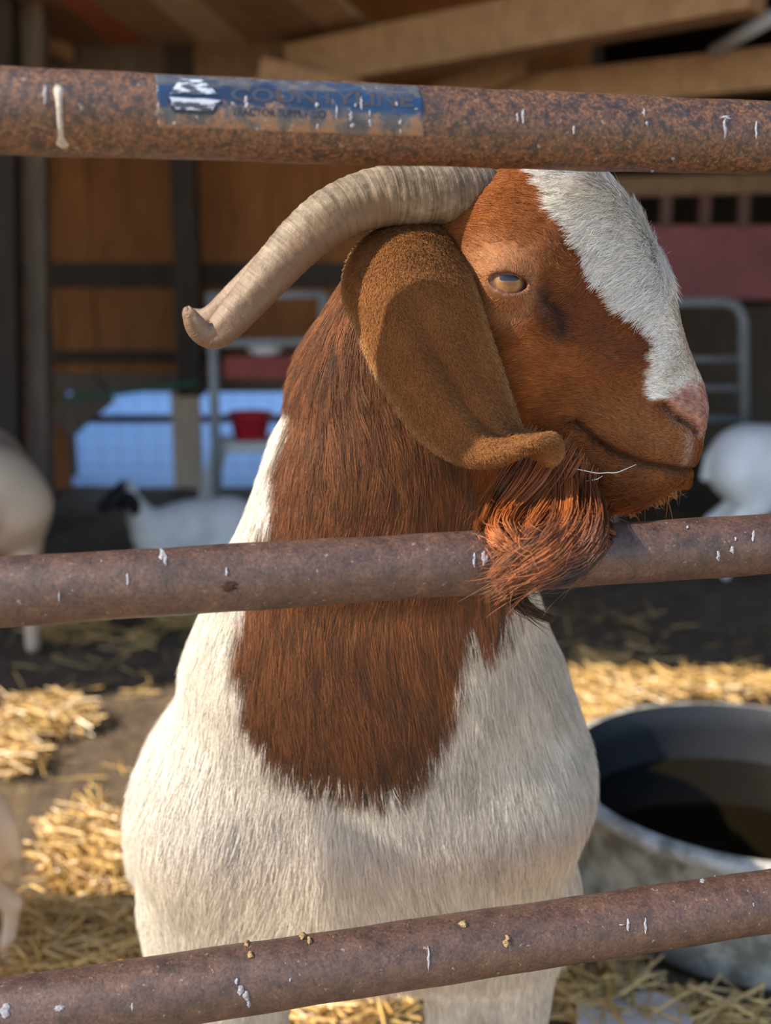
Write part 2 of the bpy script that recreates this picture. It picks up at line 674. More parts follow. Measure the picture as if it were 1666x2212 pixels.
def grid_floor(name, x0, x1, y0, y1, nx, ny, zf, mat):
    xs = np.linspace(x0, x1, nx)
    ys = np.linspace(y0, y1, ny)
    X, Y = np.meshgrid(xs, ys)
    Z = zf(X, Y)
    v = np.stack([X, Y, Z], -1).reshape(-1, 3)
    f = []
    for j in range(ny - 1):
        for i in range(nx - 1):
            a = j * nx + i
            f.append((a, a + 1, a + nx + 1, a + nx))
    return link(name, mesh_from(name, v, f), mat)


BW_Y = 5.75       # back wall
tag(grid_floor('yard_ground', -9, 9, -8, .66, 60, 60, lambda X, Y: -.012 + .01 * np.sin(X * 4.1 + Y * 2.3), plain('dry_straw_yard', (.52, .38, .25), .9, .1, .3, 6)), kind='structure')
tag(grid_floor('floor', -7, 7, .66, BW_Y + .1, 120, 120,
               lambda X, Y: -.012 + .010 * np.sin(X * 5.1 + Y * 3.3) * np.sin(Y * 4.7 - X) + .006 * np.sin(X * 13 + 1) * np.sin(Y * 15), M_FLOOR), kind='structure')
tag(grid_floor('snow_ground', -14, 9, BW_Y + .1, 60, 90, 120,
               lambda X, Y: -.02 + .03 * np.sin(X * 1.7 + Y) * np.sin(Y * 1.1), M_SNOW), kind='structure')

# back wall of boards with a low gap at the left that looks out on the snow
OPX0 = P(150, 950, BW_Y)[0]
OPX1 = -.30
OPZ = P(250, 838, BW_Y)[2]
RX = 1.02                     # where the wall stops and the deep right bay begins
b = MB()
x = -4.6
while x < RX:
    w = random.uniform(.16, .22)
    z0 = OPZ if (x + w > OPX0 and x < OPX1) else -.03
    xa, xb = x, min(x + w, RX)
    if x < OPX0 < x + w: xb = OPX0; w = OPX0 - x; z0 = -.03
    elif x < OPX1 < x + w: xb = OPX1; w = OPX1 - x
    b.box((xa, BW_Y + random.uniform(0, .012), z0), (xb - .004, BW_Y + .03, 2.62))
    b.box((xa - .03 if xa - .03 > -4.6 else xa, BW_Y + .025, z0), (xa + .03, BW_Y + .045, 2.62))
    x += w
tag(b.build('wall_back', M_PLY), kind='structure')
b = MB()
b.box((-4.6, BW_Y - .035, P(200, 590, BW_Y)[2] - .07), (RX, BW_Y - .003, P(200, 590, BW_Y)[2] + .05))
tag(b.build('trim_1', M_DARKW), kind='structure')
b = MB()
b.box((-4.6, BW_Y - .035, P(200, 770, BW_Y)[2] - .03), (RX, BW_Y - .003, P(200, 770, BW_Y)[2] + .03))
tag(b.build('trim_2', M_DARKW), kind='structure')
b = MB()
b.box((OPX0 - .2, BW_Y - .03, OPZ - .02), (OPX1 + .1, BW_Y - .002, OPZ + .07))
tag(b.build('trim_3', M_OLD), kind='structure')
# slanting top-left corner board of the gap
b = MB()
b.beam(P(130, 920, BW_Y - .05), P(225, 838, BW_Y - .05), .03, .17, (0, 0, 1))
tag(b.build('trim_4', M_OLD), kind='structure')
b = MB()
b.box((OPX0 - .05, BW_Y - .01, -.03), (OPX1 + .05, BW_Y + .05, P(200, 1078, BW_Y)[2]))
tag(b.build('trim_5', M_OLD), kind='structure')

# side walls; the left one runs on unseen, added to shade the snow
b = MB()
b.box((-4.75, 1.2, -.03), (-4.6, 17, 3.7))
tag(b.build('added_shade_wall', M_OLD), kind='structure')
b = MB()
b.box((4.4, 1.6, -.03), (4.5, 9.2, 3.3))
tag(b.build('wall_right', M_DARKW), kind='structure')
b = MB()
b.box((RX, 9.1, -.03), (4.4, 9.2, 3.3))
b.box((RX, BW_Y, -.03), (RX + .05, 9.1, 3.3))
tag(b.build('wall_far', M_DARKW), kind='structure')
b = MB()
b.box((RX, BW_Y + .1, -.03), (4.4, 9.1, -.005))
tag(b.build('bay_floor', M_FLOOR), kind='structure')

# ceiling: planked loft on the left, dark raised roof on the right
CZ = 2.12
b = MB()
ang = math.radians(-31)
dirv = np.array([math.cos(ang), math.sin(ang), 0])
b.box((-4.7, 1.6, 2.62), (4.5, BW_Y + .15, 2.70))
b.box((RX, BW_Y + .15, 2.62), (4.5, 9.2, 2.70))
tag(b.build('ceiling', M_DARKW), kind='structure')


def timber(name, a, c, w, h, mat, label, cat='beam', group=None):
    mb = MB()
    mb.beam(a, c, w, h)
    o = mb.build(name, mat, None, False, .006)
    return tag(o, label, cat, group)


# ceiling planks run on a slant; each one is a board of its own
pl_cols = [(.20, .12, .07), (.16, .09, .05), (.30, .10, .06), (.24, .16, .10), (.42, .30, .19), (.26, .16, .10), (.20, .13, .08), (.30, .20, .13), (.24, .15, .09), (.28, .18, .11)]
q0 = P(-60, -30, 4.55)
k = 0
plab = ['dark brown ceiling plank above the left end of the top rail', 'brown ceiling plank second from the left', 'reddish ceiling plank near the top edge', 'dull brown ceiling plank beside the reddish one',
        'pale tan ceiling plank beside the reddish one', 'brown ceiling plank right of the pale tan one', 'worn brown ceiling plank over the blue sticker', 'broad light brown ceiling plank left of the long pale beam',
        'brown ceiling plank just behind the long pale beam', 'last brown ceiling plank against the long pale beam']
for k, c in enumerate(pl_cols[:8]):
    xx = 60 + k * 100
    a = P(xx - 180, -90, 4.2)
    e = P(xx + 60, 165, 5.72)
    a[2] = CZ + .04 + .004 * (k % 3)
    e[2] = CZ + .04 + .004 * (k % 3)
    mt = wood_mat('ceiling_plank_wood', tuple(np.minimum(np.array(c) * 1.5, .8)), tuple(np.minimum(np.array(c) * 2.5, .85)), (3, 3, 3))
    timber('ceiling_plank', a, e, .235, .03, mt, plab[k], 'plank', 'slanting ceiling planks')
timber('rafter', P(-80, -10, 4.85), P(150, 118, 5.45), .06, .07, M_BEAM, 'slim pale slanting rafter at the upper left of the ceiling')
timber('rafter', P(-80, 60, 4.6), P(110, 150, 5.6), .05, .08, M_DARKW, 'dark rafter under the slim slanting one')
timber('ceiling_beam', P(640, 150, 5.2), P(1640, -40, 3.9), .15, .19, M_BEAM, 'long pale beam slanting up above the right half of the top rail')
timber('ceiling_beam', P(1010, 222, 5.2), P(1800, 135, 4.6), .12, .16, M_BEAM, 'pale beam just behind the right end of the top rail')
timber('brace', P(940, 215, 5.2), P(1130, 135, 4.9), .05, .11, M_BEAM, 'short slanting wooden brace above the horned goat')
timber('brace', P(560, 150, 4.9), P(780, 205, 4.95), .05, .10, M_BEAM, 'short brace dropping from the pale beam over the blue sticker')
timber('ceiling_beam', P(-90, 122, 5.6), P(360, 132, 5.5), .10, .20, M_OLD, 'brown wall plate above the left end of the gate')
timber('ceiling_beam', P(350, 130, 5.5), P(720, 150, 5.4), .09, .22, M_PLANK, 'broad brown beam over the blue sticker')
# sky through a roof gap, painted as a pale blue tube
mb = MB()
mb.tube([P(1540, 112, 4.6), P(1700, 18, 4.3)], .028, 16)
tag(mb.build('roof_sky_streak', plain('sky_streak_paint', (.62, .68, .80), .35, .5, .1, 10), None, True), 'bright streak of sky painted on a tube high in the dark roof corner', 'streak')

# posts on the left
timber('barn_post', P(14, 1010, 4.6) * [1, 1, 0], P(14, 100, 4.6) * [1, 1, 0] + [0, 0, CZ + .05], .10, .12, M_DARKW, 'dark post at the far left beside a lighter one', 'post')
timber('barn_post', P(82, 1010, 4.7) * [1, 1, 0], P(82, 100, 4.7) * [1, 1, 0] + [0, 0, CZ + .05], .085, .10, M_OLD, 'weathered brown post beside the dark one at the far left', 'post')
a = P(414, 820, 5.45)
timber('barn_post', (a[0], a[1], OPZ - .01), (a[0], a[1], CZ + .3), .12, .12, M_DARKW, 'dark post standing above the gap onto the snow', 'post')
a = P(405, 950, BW_Y + .12)
timber('gap_post', (a[0], a[1], -.03), (a[0], a[1], OPZ + .12), .145, .10, M_TAN, 'tan post standing in the gap onto the snow', 'post')

# pen rails between wall and goat on the left
pen = empty('pen_fence', (P(520, 700, 5.1)[0], 5.1, 0), 'grey pipe pen fence behind the neck of the horned goat', 'fence')
for yy in (640, 742):
    mb = MB(); mb.tube([P(448, yy, 5.1), P(700, yy - 4, 5.1)], .019, 12); mb.build('rail', M_GALV, pen, True)
for xx in (458, 700):
    a = P(xx, 700, 5.1); mb = MB(); mb.tube([(a[0], 5.1, 0), (a[0], 5.1, P(xx, 635, 5.1)[2])], .024, 12); mb.build('upright', M_GALV, pen, True)
mb = MB()
a, c = P(484, 768, 5.14), P(700, 820, 5.14)
mb.box((a[0], 5.122, c[2]), (c[0], 5.27, a[2]))
cart = tag(mb.build('feed_bin', M_REDW, None, False, .01), 'dark red board fixed behind the grey pipe pen fence', 'board')
cart.name = 'red_board'
mb = MB()
a = P(570, 770, 5.14)
prof = [(.001, -.035), (.05, -.034), (.082, -.015), (.085, .0), (.082, .015), (.05, .034), (.001, .035)]
mb.lathe([(r, z + .02) for r, z in prof], (a[0], 5.20, P(570, 768, 5.14)[2]+.012), 24)
o = mb.build('white_jug', plain('white_plastic', (.8, .8, .82), .5, .3, .05), None, True)
tag(o, 'white plastic jug on top of the dark red panel', 'jug')

# red bucket on a pale stand, seen through the gap
st = PZ(520, 1105, 0.0)
stand = empty('bucket_stand', (st[0], 5.2, 0), 'pale whitewashed stand that carries the red bucket', 'stand')
M_WHW = plain('whitewashed_wood', (.62, .62, .60), .7, .2, .2, 12)
tz = P(520, 965, 5.2)[2]
mb = MB(); mb.box((P(462, 950, 5.2)[0], 5.14, tz - .02), (P(690, 950, 5.2)[0], 5.38, tz + .03)); mb.build('stand_top', M_WHW, stand, False, .005)
for x0 in (440, 660):
    a = P(x0, 1100, 5.24); c = P(x0 + 34, 960, 5.24)
    mb = MB(); mb.beam((a[0], 5.24, 0), (c[0], 5.24, tz - .018), .075, .05, (0, 1, 0)); mb.build('leg', M_WHW, stand, False, .004)
a = P(541, 915, 5.26)
bk = empty('bucket', (a[0], 5.26, tz + .03), 'bright red bucket standing against the blue snow', 'bucket')
mb = MB()
H = .13
mb.lathe([(.001, 0), (.078, 0), (.102, H), (.108, H), (.108, H - .012), (.100, H - .006), (.074, .006), (.001, .006)], (a[0], 5.26, tz + .03), 36)
mb.build('bucket_body', plain('red_plastic', (.72, .03, .045), .35, .5, .06), bk, True)
mb = MB()
mb.tube([(a[0] + .106 * math.cos(q), 5.26, tz + .03 + H - .01 - .07 * math.sin(q)) for q in np.linspace(0, math.pi, 20)], .004, 8)
mb.build('handle', M_GALV, bk, True)

# green rope across the left bay
mb = MB()
pts = []
for i in range(40):
    u = i / 39
    q = P(-60 + 490 * u, 872 - 46 * u + 8 * math.sin(math.pi * u), 4.9 + .4 * u)
    pts.append(q)
mb.tube(pts, .009, 10)
tag(mb.build('rope', plain('green_rope', (.02, .16, .10), .6, .3, .3, 200), None, True), 'green rope strung across the barn at the left', 'rope')

# wire netting in front of the snow
mb = MB()
y = BW_Y + .55
wf = empty('wire_fence', (-1.2, y, 0), 'thin wire netting with a grey rail standing in the snow beyond the gap', 'fence')
for i in range(18):
    xx = OPX0 - .2 + i * .11
    mb.tube([(xx, y, 0), (xx, y, .75)], .0016, 5)
for j in range(8):
    z = .03 + j * .1
    mb.tube([(OPX0 - .25, y, z), (OPX0 + 1.75, y, z)], .0016, 5)
mb.build('netting', M_GALV, wf, True)
mb = MB()
mb.beam(P(150, 906, y - .016), P(640, 905, y - .016), .03, .045)
mb.build('fence_rail', M_OLD, wf)
for xx in (150, 640):
    a = P(xx, 900, y - .016); mb = MB(); mb.beam((a[0], y - .016, -.05), (a[0], y - .016, a[2] + .04), .05, .05, (0, 1, 0)); mb.build('fence_post', M_OLD, wf)
# snow heaped on the end of that rail
# ---- right bay
timber('cross_beam', P(1240, 408, 5.0), P(1900, 392, 5.0), .10, .085, M_PLANK, 'brown cross beam in the shade right of the white forehead')
for i, xx in enumerate((1360, 1436, 1520, 1604)):
    timber('baluster', P(xx, 496, 5.0), P(xx + 3, 418, 5.0), .05, .05, plain('dusky_red_wood', (.10, .045, .04)), ['thin upright under the cross beam, nearest the white forehead', 'thin upright under the cross beam, second from the white forehead', 'thin upright under the cross beam, third from the white forehead', 'thin upright under the cross beam, at the picture edge'][i], 'upright')
mb = MB()
a, c = P(1330, 486, 5.0), P(1900, 648, 5.0)
mb.box((a[0], 4.98, c[2]), (c[0], 5.03, a[2]))
tag(mb.build('barn_board', plain('maroon_paint', (.20, .055, .06), .55, .3, .35, 3), None, False, .006), 'maroon painted board hanging right of the white blaze', 'board')
mb = MB()
a, c = P(1240, 660, 7.4), P(1900, 990, 7.4)
mb.box((a[0], 7.38, c[2]), (c[0], 7.46, a[2]))
tag(mb.build('stall_wall', M_OLD), 'dull grey brown stall boarding deep in the right bay', 'boarding')
pg = empty('pen_gate', (P(1560, 800, 4.4)[0], 4.4, 0), 'grey tubular pen gate with rounded corner right of the muzzle', 'gate')
TL, TR, BR, BL = P(1330, 655, 4.4), P(1608, 655, 4.4), P(1612, 1000, 4.4), P(1335, 1000, 4.4)
mb = MB()
pts = [BL, TL]
pts = [P(1330, 1000, 4.4), P(1330, 700, 4.4), P(1338, 668, 4.4), P(1365, 655, 4.4), P(1560, 652, 4.4), P(1590, 660, 4.4), P(1606, 690, 4.4), P(1610, 1000, 4.4)]
mb.tube(pts, .022, 14)
mb.build('gate_frame', M_DGALV, pg, True)
for yy in (776, 838, 905, 975):
    mb = MB(); mb.tube([P(1331, yy, 4.4), P(1609, yy, 4.4)], .014, 10); mb.build('rail', M_DGALV, pg, True)
for xx in (1332, 1610):
    a = P(xx, 990, 4.4); mb = MB(); mb.tube([(a[0], 4.4, 0), (a[0], 4.4, a[2] + .02)], .021, 12); mb.build('foot', M_DGALV, pg, True)

# ---- the round stock tub
TZ = .23
t_near, t_far = PZ(1622, 1888, TZ), PZ(1622, 1512, TZ)
tc = (t_near + t_far) / 2
TR_ = (t_far[1] - t_near[1]) / 2 * .94
tub = empty('tub', (tc[0], tc[1], 0), 'round grey tub of dark water standing in the straw', 'tub')


def tub_mat():
    t = NT('dirty_zinc')
    v = t.coord()
    n = t.noise(v, 18, 7, .65)
    m = t.noise(v, 5, 4)
    col = t.ramp(t.math('MULTIPLY_ADD', m, .5), [(.0, (.30, .30, .28)), (1, (.5, .5, .47))])
    col = t.mix(t.ramp(n, [(.42, (0, 0, 0)), (.6, (1, 1, 1))]), (.50, .50, .47), (.20, .19, .17))
    t.principled(col, .55, .4, n, .2, .004)
    return t.m


mb = MB()
mb.lathe([(.001, .004), (TR_ * .90, .004), (TR_ * .93, .02), (TR_ * .985, TZ - .03), (TR_ + .012, TZ - .022), (TR_ + .016, TZ - .010), (TR_ + .010, TZ), (TR_ - .006, TZ + .002)], (tc[0], tc[1], 0), 72)
mb.build('tub_wall', tub_mat(), tub, True)
mb = MB()
mb.lathe([(TR_ - .006, TZ + .002), (TR_ - .014, TZ - .006), (TR_ * .95, TZ - .05), (TR_ * .90, .03), (TR_ * .86, .016), (.001, .016)], (tc[0], tc[1], 0), 72)
mb.build('tub_lining', plain('black_rubber', (.016, .017, .020), .5, .4, .3, 10), tub, True)
mb = MB()
wz = TZ - .105
mb.lathe([(.001, 0), (TR_ * .45, 0), (TR_ * .915, 0)], (tc[0], tc[1], wz), 72)


def water_mat():
    t = NT('murky_water')
    n = t.noise(t.coord(), 9, 3)
    t.principled((.008, .006, .003), .06, .4, n, .05, .01)
    return t.m


mb.build('water', water_mat(), tub, True)

# pale slab in front of the tub
q = PZ(1362, 2206, .02)
bm = bmesh.new()
mb = MB()
ol = [(-.085, -.05), (-.05, -.075), (.03, -.07), (.085, -.045), (.09, .02), (.05, .05), (-.03, .052), (-.075, .03)]
mb.add([(q[0] + x_, q[1] + y_, -.01) for x_, y_ in ol] + [(q[0] + x_ * .96, q[1] + y_ * .96, .035) for x_, y_ in ol],
       [tuple(range(7, -1, -1)), tuple(range(8, 16))] + [(i, (i + 1) % 8, 8 + (i + 1) % 8, 8 + i) for i in range(8)])
tag(mb.build('stone_slab', plain('pale_stone', (.66, .56, .48), .8, .2, .15, 14), None, False, .004), 'pale flat stone in the straw in front of the tub', 'stone')

# ---- loose straw
patches = [(100, 1560, 100, 36, 420), (30, 1640, 60, 45, 160), (215, 1860, 120, 90, 700), (150, 2055, 210, 80, 900), (330, 2080, 120, 60, 300), (385, 1345, 70, 26, 130), (300, 1388, 24, 12, 30),
           (1290, 1470, 40, 40, 140), (1450, 1490, 290, 26, 520), (1310, 1560, 60, 50, 260), (1275, 2080, 90, 150, 520), (1480, 2180, 240, 60, 420), (750, 2200, 150, 60, 420), (150, 1372, 90, 22, 120),
           (435, 1150, 50, 40, 200), (600, 1900, 700, 300, 120), (1000, 1400, 700, 90, 90), (200, 1450, 300, 90, 40)]
V, F, T = [], [], []
for (cx, cyy, rx, ry, n) in patches:
    for _ in range(n):
        r, a = math.sqrt(random.random()), random.uniform(0, 2 * math.pi)
        g = PZ(cx + rx * r * math.cos(a), cyy + ry * r * math.sin(a))
        if math.hypot(g[0] - tc[0], g[1] - tc[1]) < TR_ + .05: continue
        L = random.uniform(.035, .13)
        th = random.uniform(0, 2 * math.pi)
        w = random.uniform(.0012, .0028)
        z0 = random.random() ** 2 * .045 + .004
        tilt = random.uniform(-.25, .35)
        d = np.array([math.cos(th), math.sin(th), tilt])
        s = np.array([-math.sin(th), math.cos(th), random.uniform(-.4, .4)])
        up = np.array([0, 0, 1.0])
        p0 = g + up * z0 - d * L / 2
        bend = random.uniform(-.01, .01)
        base = len(V)
        for i in range(3):
            c = p0 + d * L * i / 2 + s * bend * (1 - (i - 1) ** 2)
            c[2] = max(c[2], .003)
            V += [c - s * w, c + up * w * 1.2, c + s * w]
            T += [random.random()] * 3
        for i in range(2):
            for j in range(3):
                F.append((base + i * 3 + j, base + i * 3 + (j + 1) % 3, base + i * 3 + 3 + (j + 1) % 3, base + i * 3 + 3 + j))
me = mesh_from('straw_bedding', V, F)
at = me.attributes.new('tint', 'FLOAT', 'POINT')
at.data.foreach_set('value', np.array(T, dtype=np.float32))
o = link('straw_bedding', me, M_STRAW, None, False)
tag(o, 'loose golden straw strewn over the barn floor', 'straw', kind='stuff')
# ------------------------------------------------------------------ implicit bodies
def smin(a, b, k):
    h = np.clip(.5 + .5 * (b - a) / k, 0, 1)
    return b + (a - b) * h - k * h * (1 - h)


def cone(p, a, b, ra, rb):
    a, b = np.asarray(a, np.float32), np.asarray(b, np.float32)
    d = b - a
    t = np.clip(((p - a) @ d) / d.dot(d), 0, 1)
    q = p - (a + t[:, None] * d)
    return np.sqrt((q * q).sum(1)) - (ra + (rb - ra) * t)


def ellip(p, c, r, R=None):
    q = p - np.asarray(c, np.float32)
    if R is not None: q = q @ np.asarray(R, np.float32)
    r = np.asarray(r, np.float32)
    k0 = np.sqrt(((q / r) ** 2).sum(1))
    k1 = np.sqrt(((q / (r * r)) ** 2).sum(1)) + 1e-6
    return k0 * (k0 - 1) / k1


def surface_nets(f, lo, hi, h, cs=4, band=.05):
    lo = np.asarray(lo, float)
    n = np.ceil((np.asarray(hi) - lo) / h / cs).astype(int) * cs
    nc = n // cs
    ax = [lo[i] + (np.arange(nc[i]) + .5) * h * cs - h * .5 for i in range(3)]
    G = np.stack(np.meshgrid(*ax, indexing='ij'), -1).reshape(-1, 3).astype(np.float32)
    cv = f(G).reshape(nc)
    vals = np.repeat(np.repeat(np.repeat(cv, cs, 0), cs, 1), cs, 2)
    m = np.abs(vals) < band + h * cs
    idx = np.argwhere(m)
    pts = (lo + idx * h).astype(np.float32)
    out = np.concatenate([f(pts[i:i + 400000]) for i in range(0, len(pts), 400000)])
    vals[m] = out
    s = vals < 0
    c8 = [(i, j, k) for i in (0, 1) for j in (0, 1) for k in (0, 1)]
    sl = lambda a, d: a[d[0]:a.shape[0] - 1 + d[0], d[1]:a.shape[1] - 1 + d[1], d[2]:a.shape[2] - 1 + d[2]]
    cnt = sum(sl(s, d).astype(np.int8) for d in c8)
    act = np.argwhere((cnt > 0) & (cnt < 8))
    V = np.zeros((len(act), 3))
    C = np.zeros(len(act))
    edges = [(a, b) for ai, a in enumerate(c8) for b in c8[ai + 1:] if sum(abs(a[i] - b[i]) for i in range(3)) == 1]
    for a, b in edges:
        va = vals[act[:, 0] + a[0], act[:, 1] + a[1], act[:, 2] + a[2]]
        vb = vals[act[:, 0] + b[0], act[:, 1] + b[1], act[:, 2] + b[2]]
        w = (va < 0) != (vb < 0)
        t = np.where(w, va / np.where(w, va - vb, 1), 0)
        p = np.array(a) + t[:, None] * (np.array(b) - np.array(a))
        V += p * w[:, None]
        C += w
    V = lo + (act + V / C[:, None]) * h
    ids = -np.ones(np.array(vals.shape) - 1, dtype=np.int64)
    ids[act[:, 0], act[:, 1], act[:, 2]] = np.arange(len(act))
    Fs = []
    for ax_ in range(3):
        u, v = (ax_ + 1) % 3, (ax_ + 2) % 3
        a = s
        b = np.roll(s, -1, ax_)
        ch = a != b
        e = np.argwhere(ch)
        ok = (e[:, ax_] < vals.shape[ax_] - 1) & (e[:, u] > 0) & (e[:, v] > 0) & (e[:, u] < vals.shape[u] - 1) & (e[:, v] < vals.shape[v] - 1)
        e = e[ok]
        du, dv = np.zeros(3, int), np.zeros(3, int)
        du[u] = 1
        dv[v] = 1
        g = lambda q: ids[q[:, 0], q[:, 1], q[:, 2]]
        quad = np.stack([g(e - du - dv), g(e - dv), g(e), g(e - du)], 1)
        flip = ~a[e[:, 0], e[:, 1], e[:, 2]]
        quad[flip] = quad[flip][:, ::-1]
        Fs.append(quad)
    F = np.concatenate(Fs)
    F = F[(F >= 0).all(1)]
    return V, F


def grad(f, p, e=.0012):
    p = p.astype(np.float32)
    g = np.zeros_like(p)
    for i in range(3):
        d = np.zeros(3, np.float32)
        d[i] = e
        g[:, i] = (f(p + d) - f(p - d)) / (2 * e)
    return g


def project(f, V, it=2, mx=.004):
    for _ in range(it):
        g = grad(f, V)
        d = f(V.astype(np.float32))
        st = (d / np.maximum((g * g).sum(1), .2))[:, None] * g
        ln = np.sqrt((st * st).sum(1))[:, None] + 1e-9
        V = V - st * np.minimum(1, mx / ln)
    return V


def spoly(q, poly):
    """signed distance (negative inside) of 2-d points to a polygon"""
    poly = np.asarray(poly, float)
    d = np.full(len(q), 1e9)
    ins = np.zeros(len(q), bool)
    for i in range(len(poly)):
        a, b = poly[i - 1], poly[i]
        e = b - a
        w = q - a
        t = np.clip((w @ e) / max(e.dot(e), 1e-12), 0, 1)
        r = w - t[:, None] * e
        d = np.minimum(d, (r * r).sum(1))
        c = (a[1] > q[:, 1]) != (b[1] > q[:, 1])
        xx = a[0] + (q[:, 1] - a[1]) * e[0] / (e[1] if abs(e[1]) > 1e-12 else 1e-12)
        ins ^= c & (q[:, 0] < xx)
    d = np.sqrt(d)
    return np.where(ins, -d, d)


def dline(q, line):
    line = np.asarray(line, float)
    d = np.full(len(q), 1e9)
    for a, b in zip(line[:-1], line[1:]):
        e = b - a
        w = q - a
        t = np.clip((w @ e) / e.dot(e), 0, 1)
        r = w - t[:, None] * e
        d = np.minimum(d, (r * r).sum(1))
    return np.sqrt(d)


def vnoise(p, scale, seed=0):
    """cheap smooth value noise in 3-d, -1..1"""
    q = p * scale
    i = np.floor(q).astype(np.int64)
    fr = q - i
    fr = fr * fr * (3 - 2 * fr)
    out = 0
    for dx in (0, 1):
        for dy in (0, 1):
            for dz in (0, 1):
                h = ((i[:, 0] + dx) * 374761393 + (i[:, 1] + dy) * 668265263 + (i[:, 2] + dz) * 2147483647 + seed * 974634533) & 0xffffffff
                h = ((h ^ (h >> 13)) * 1274126177) & 0xffffffff
                h = (h ^ (h >> 16)) & 0xffff
                w = (fr[:, 0] if dx else 1 - fr[:, 0]) * (fr[:, 1] if dy else 1 - fr[:, 1]) * (fr[:, 2] if dz else 1 - fr[:, 2])
                out = out + w * (h / 32767.5 - 1)
    return out


def sstep(x, a, b):
    t = np.clip((x - a) / (b - a), 0, 1)
    return t * t * (3 - 2 * t)


# ------------------------------------------------------------------ the horned goat
YH = .885
HO = P(1060, 560, YH)
_e = P(1500, 950, YH) - HO
HU = _e / np.linalg.norm(_e)
HV = np.array([-HU[2], 0, HU[0]])          # towards the forehead
if HV[2] < 0: HV = -HV
MPP = np.linalg.norm(P(1300, 700, YH) - P(1200, 700, YH)) / 100     # metres per picture point at the head


def huv(px, py, Y=YH):
    q = P(px, py, Y) - HO
    return q.dot(HU), q.dot(HV)


top_px = [(985, 440), (1040, 385), (1140, 352), (1225, 352), (1285, 371), (1330, 420), (1375, 480), (1418, 560), (1448, 630), (1464, 690), (1480, 740), (1500, 790), (1518, 830), (1526, 868), (1522, 910), (1511, 945), (1503, 975), (1492, 1003)]
bot_px = [(930, 640), (950, 760), (1000, 870), (1080, 945), (1160, 1005), (1250, 1088), (1322, 1100), (1372, 1092), (1415, 1074), (1446, 1057), (1464, 1034), (1472, 1018)]
tu = np.array([huv(*q) for q in top_px])
bu = np.array([huv(*q) for q in bot_px])
tu = tu[np.argsort(tu[:, 0])]
bu = bu[np.argsort(bu[:, 0])]
UE = max(tu[-1, 0], bu[-1, 0])
UGRID = np.linspace(-.062, UE, 240)
topg = np.interp(UGRID, tu[:, 0], tu[:, 1])
botg = np.interp(UGRID, bu[:, 0], bu[:, 1])
hwg = np.interp(UGRID, np.array([-150, -100, -40, 20, 70, 130, 200, 300, 400, 480, 540, 580, 605, 625, 640]) * MPP,
                np.array([70, 130, 165, 180, 186, 180, 163, 142, 122, 112, 106, 98, 84, 62, 30]) * MPP)
ker = np.ones(5) / 5
hwg = np.convolve(np.pad(hwg, 2, 'edge'), ker, 'valid')
def head_loc(p):
    q = p - HO.astype(np.float32)
    return q @ HU.astype(np.float32), q @ HV.astype(np.float32), q[:, 1]


def eye_w():
    return EW


def head_base(p):
    u, v, w = head_loc(p)
    uc = np.clip(u, UGRID[0], UGRID[-1])
    t = np.interp(uc, UGRID, topg)
    b = np.interp(uc, UGRID, botg)
    hw = np.interp(uc, UGRID, hwg)
    c, hh = (t + b) / 2, np.maximum((t - b) / 2, .004)
    vn = (v - c) / hh
    # narrower towards forehead ridge and the jaw
    hw = hw * (1 - .10 * sstep(vn, .35, 1.0) - .20 * sstep(-vn, .35, 1.0))
    wn = w / hw
    n = 2.25
    g = (np.abs(vn) ** n + np.abs(wn) ** n) ** (1 / n)
    d = (g - 1) * np.minimum(hh, hw)
    ex = np.abs(u - uc)
    return np.where(ex > 0, np.sqrt(np.maximum(d, 0) ** 2 + ex ** 2) + np.minimum(d, 0), d)


def hs(px, py):
    """profile coordinates of the spot on the near side of the head that shows at a picture point"""
    d = ray(px, py)
    ys = np.linspace(.77, YH, 460)
    pp = np.array([0, 0, CAM_H]) + d[None] * (ys / d[1])[:, None]
    m = head_base(pp.astype(np.float32)) < 0
    q = (pp[np.argmax(m)] if m.any() else pp[-1]) - HO
    return q.dot(HU), q.dot(HV)


EYE_U, EYE_V = hs(1097, 609)
EYE_R = .0165

mouth = np.array([hs(*q) for q in [(1250, 912), (1285, 945), (1330, 978), (1390, 1000), (1440, 1009), (1505, 1009)]])
nost = np.array([hs(*q) for q in [(1436, 878), (1448, 893), (1466, 907), (1490, 920), (1503, 934)]])
philt = np.array([hs(*q) for q in [(1514, 925), (1505, 950), (1500, 985)]])


# where the side of the head lies at the eye
_ws = np.linspace(-.09, 0, 400)
_pp = (HO + HU * EYE_U + HV * EYE_V)[None] + np.array([0, 1, 0]) * _ws[:, None]
EW = _ws[np.argmax(head_base(_pp.astype(np.float32)) < 0)]
EYE_C = HO + HU * EYE_U + HV * EYE_V + np.array([0, EW + EYE_R * .52, 0])
EYE_C2 = EYE_C * [1, 0, 1] + [0, 2 * HO[1] - EYE_C[1], 0]


def lid_uv(q):
    """almond opening: negative inside; q = (du, dv) from the eye centre, turned to lie level in the world"""
    x = q[:, 0] / (41 * MPP)
    y = q[:, 1] / np.where(q[:, 1] > 0, 20 * MPP, 22 * MPP)
    yo = np.where(y > 0, y, y * 1.0)
    return np.abs(x) ** 1.7 + np.abs(yo) ** 1.7 - 1


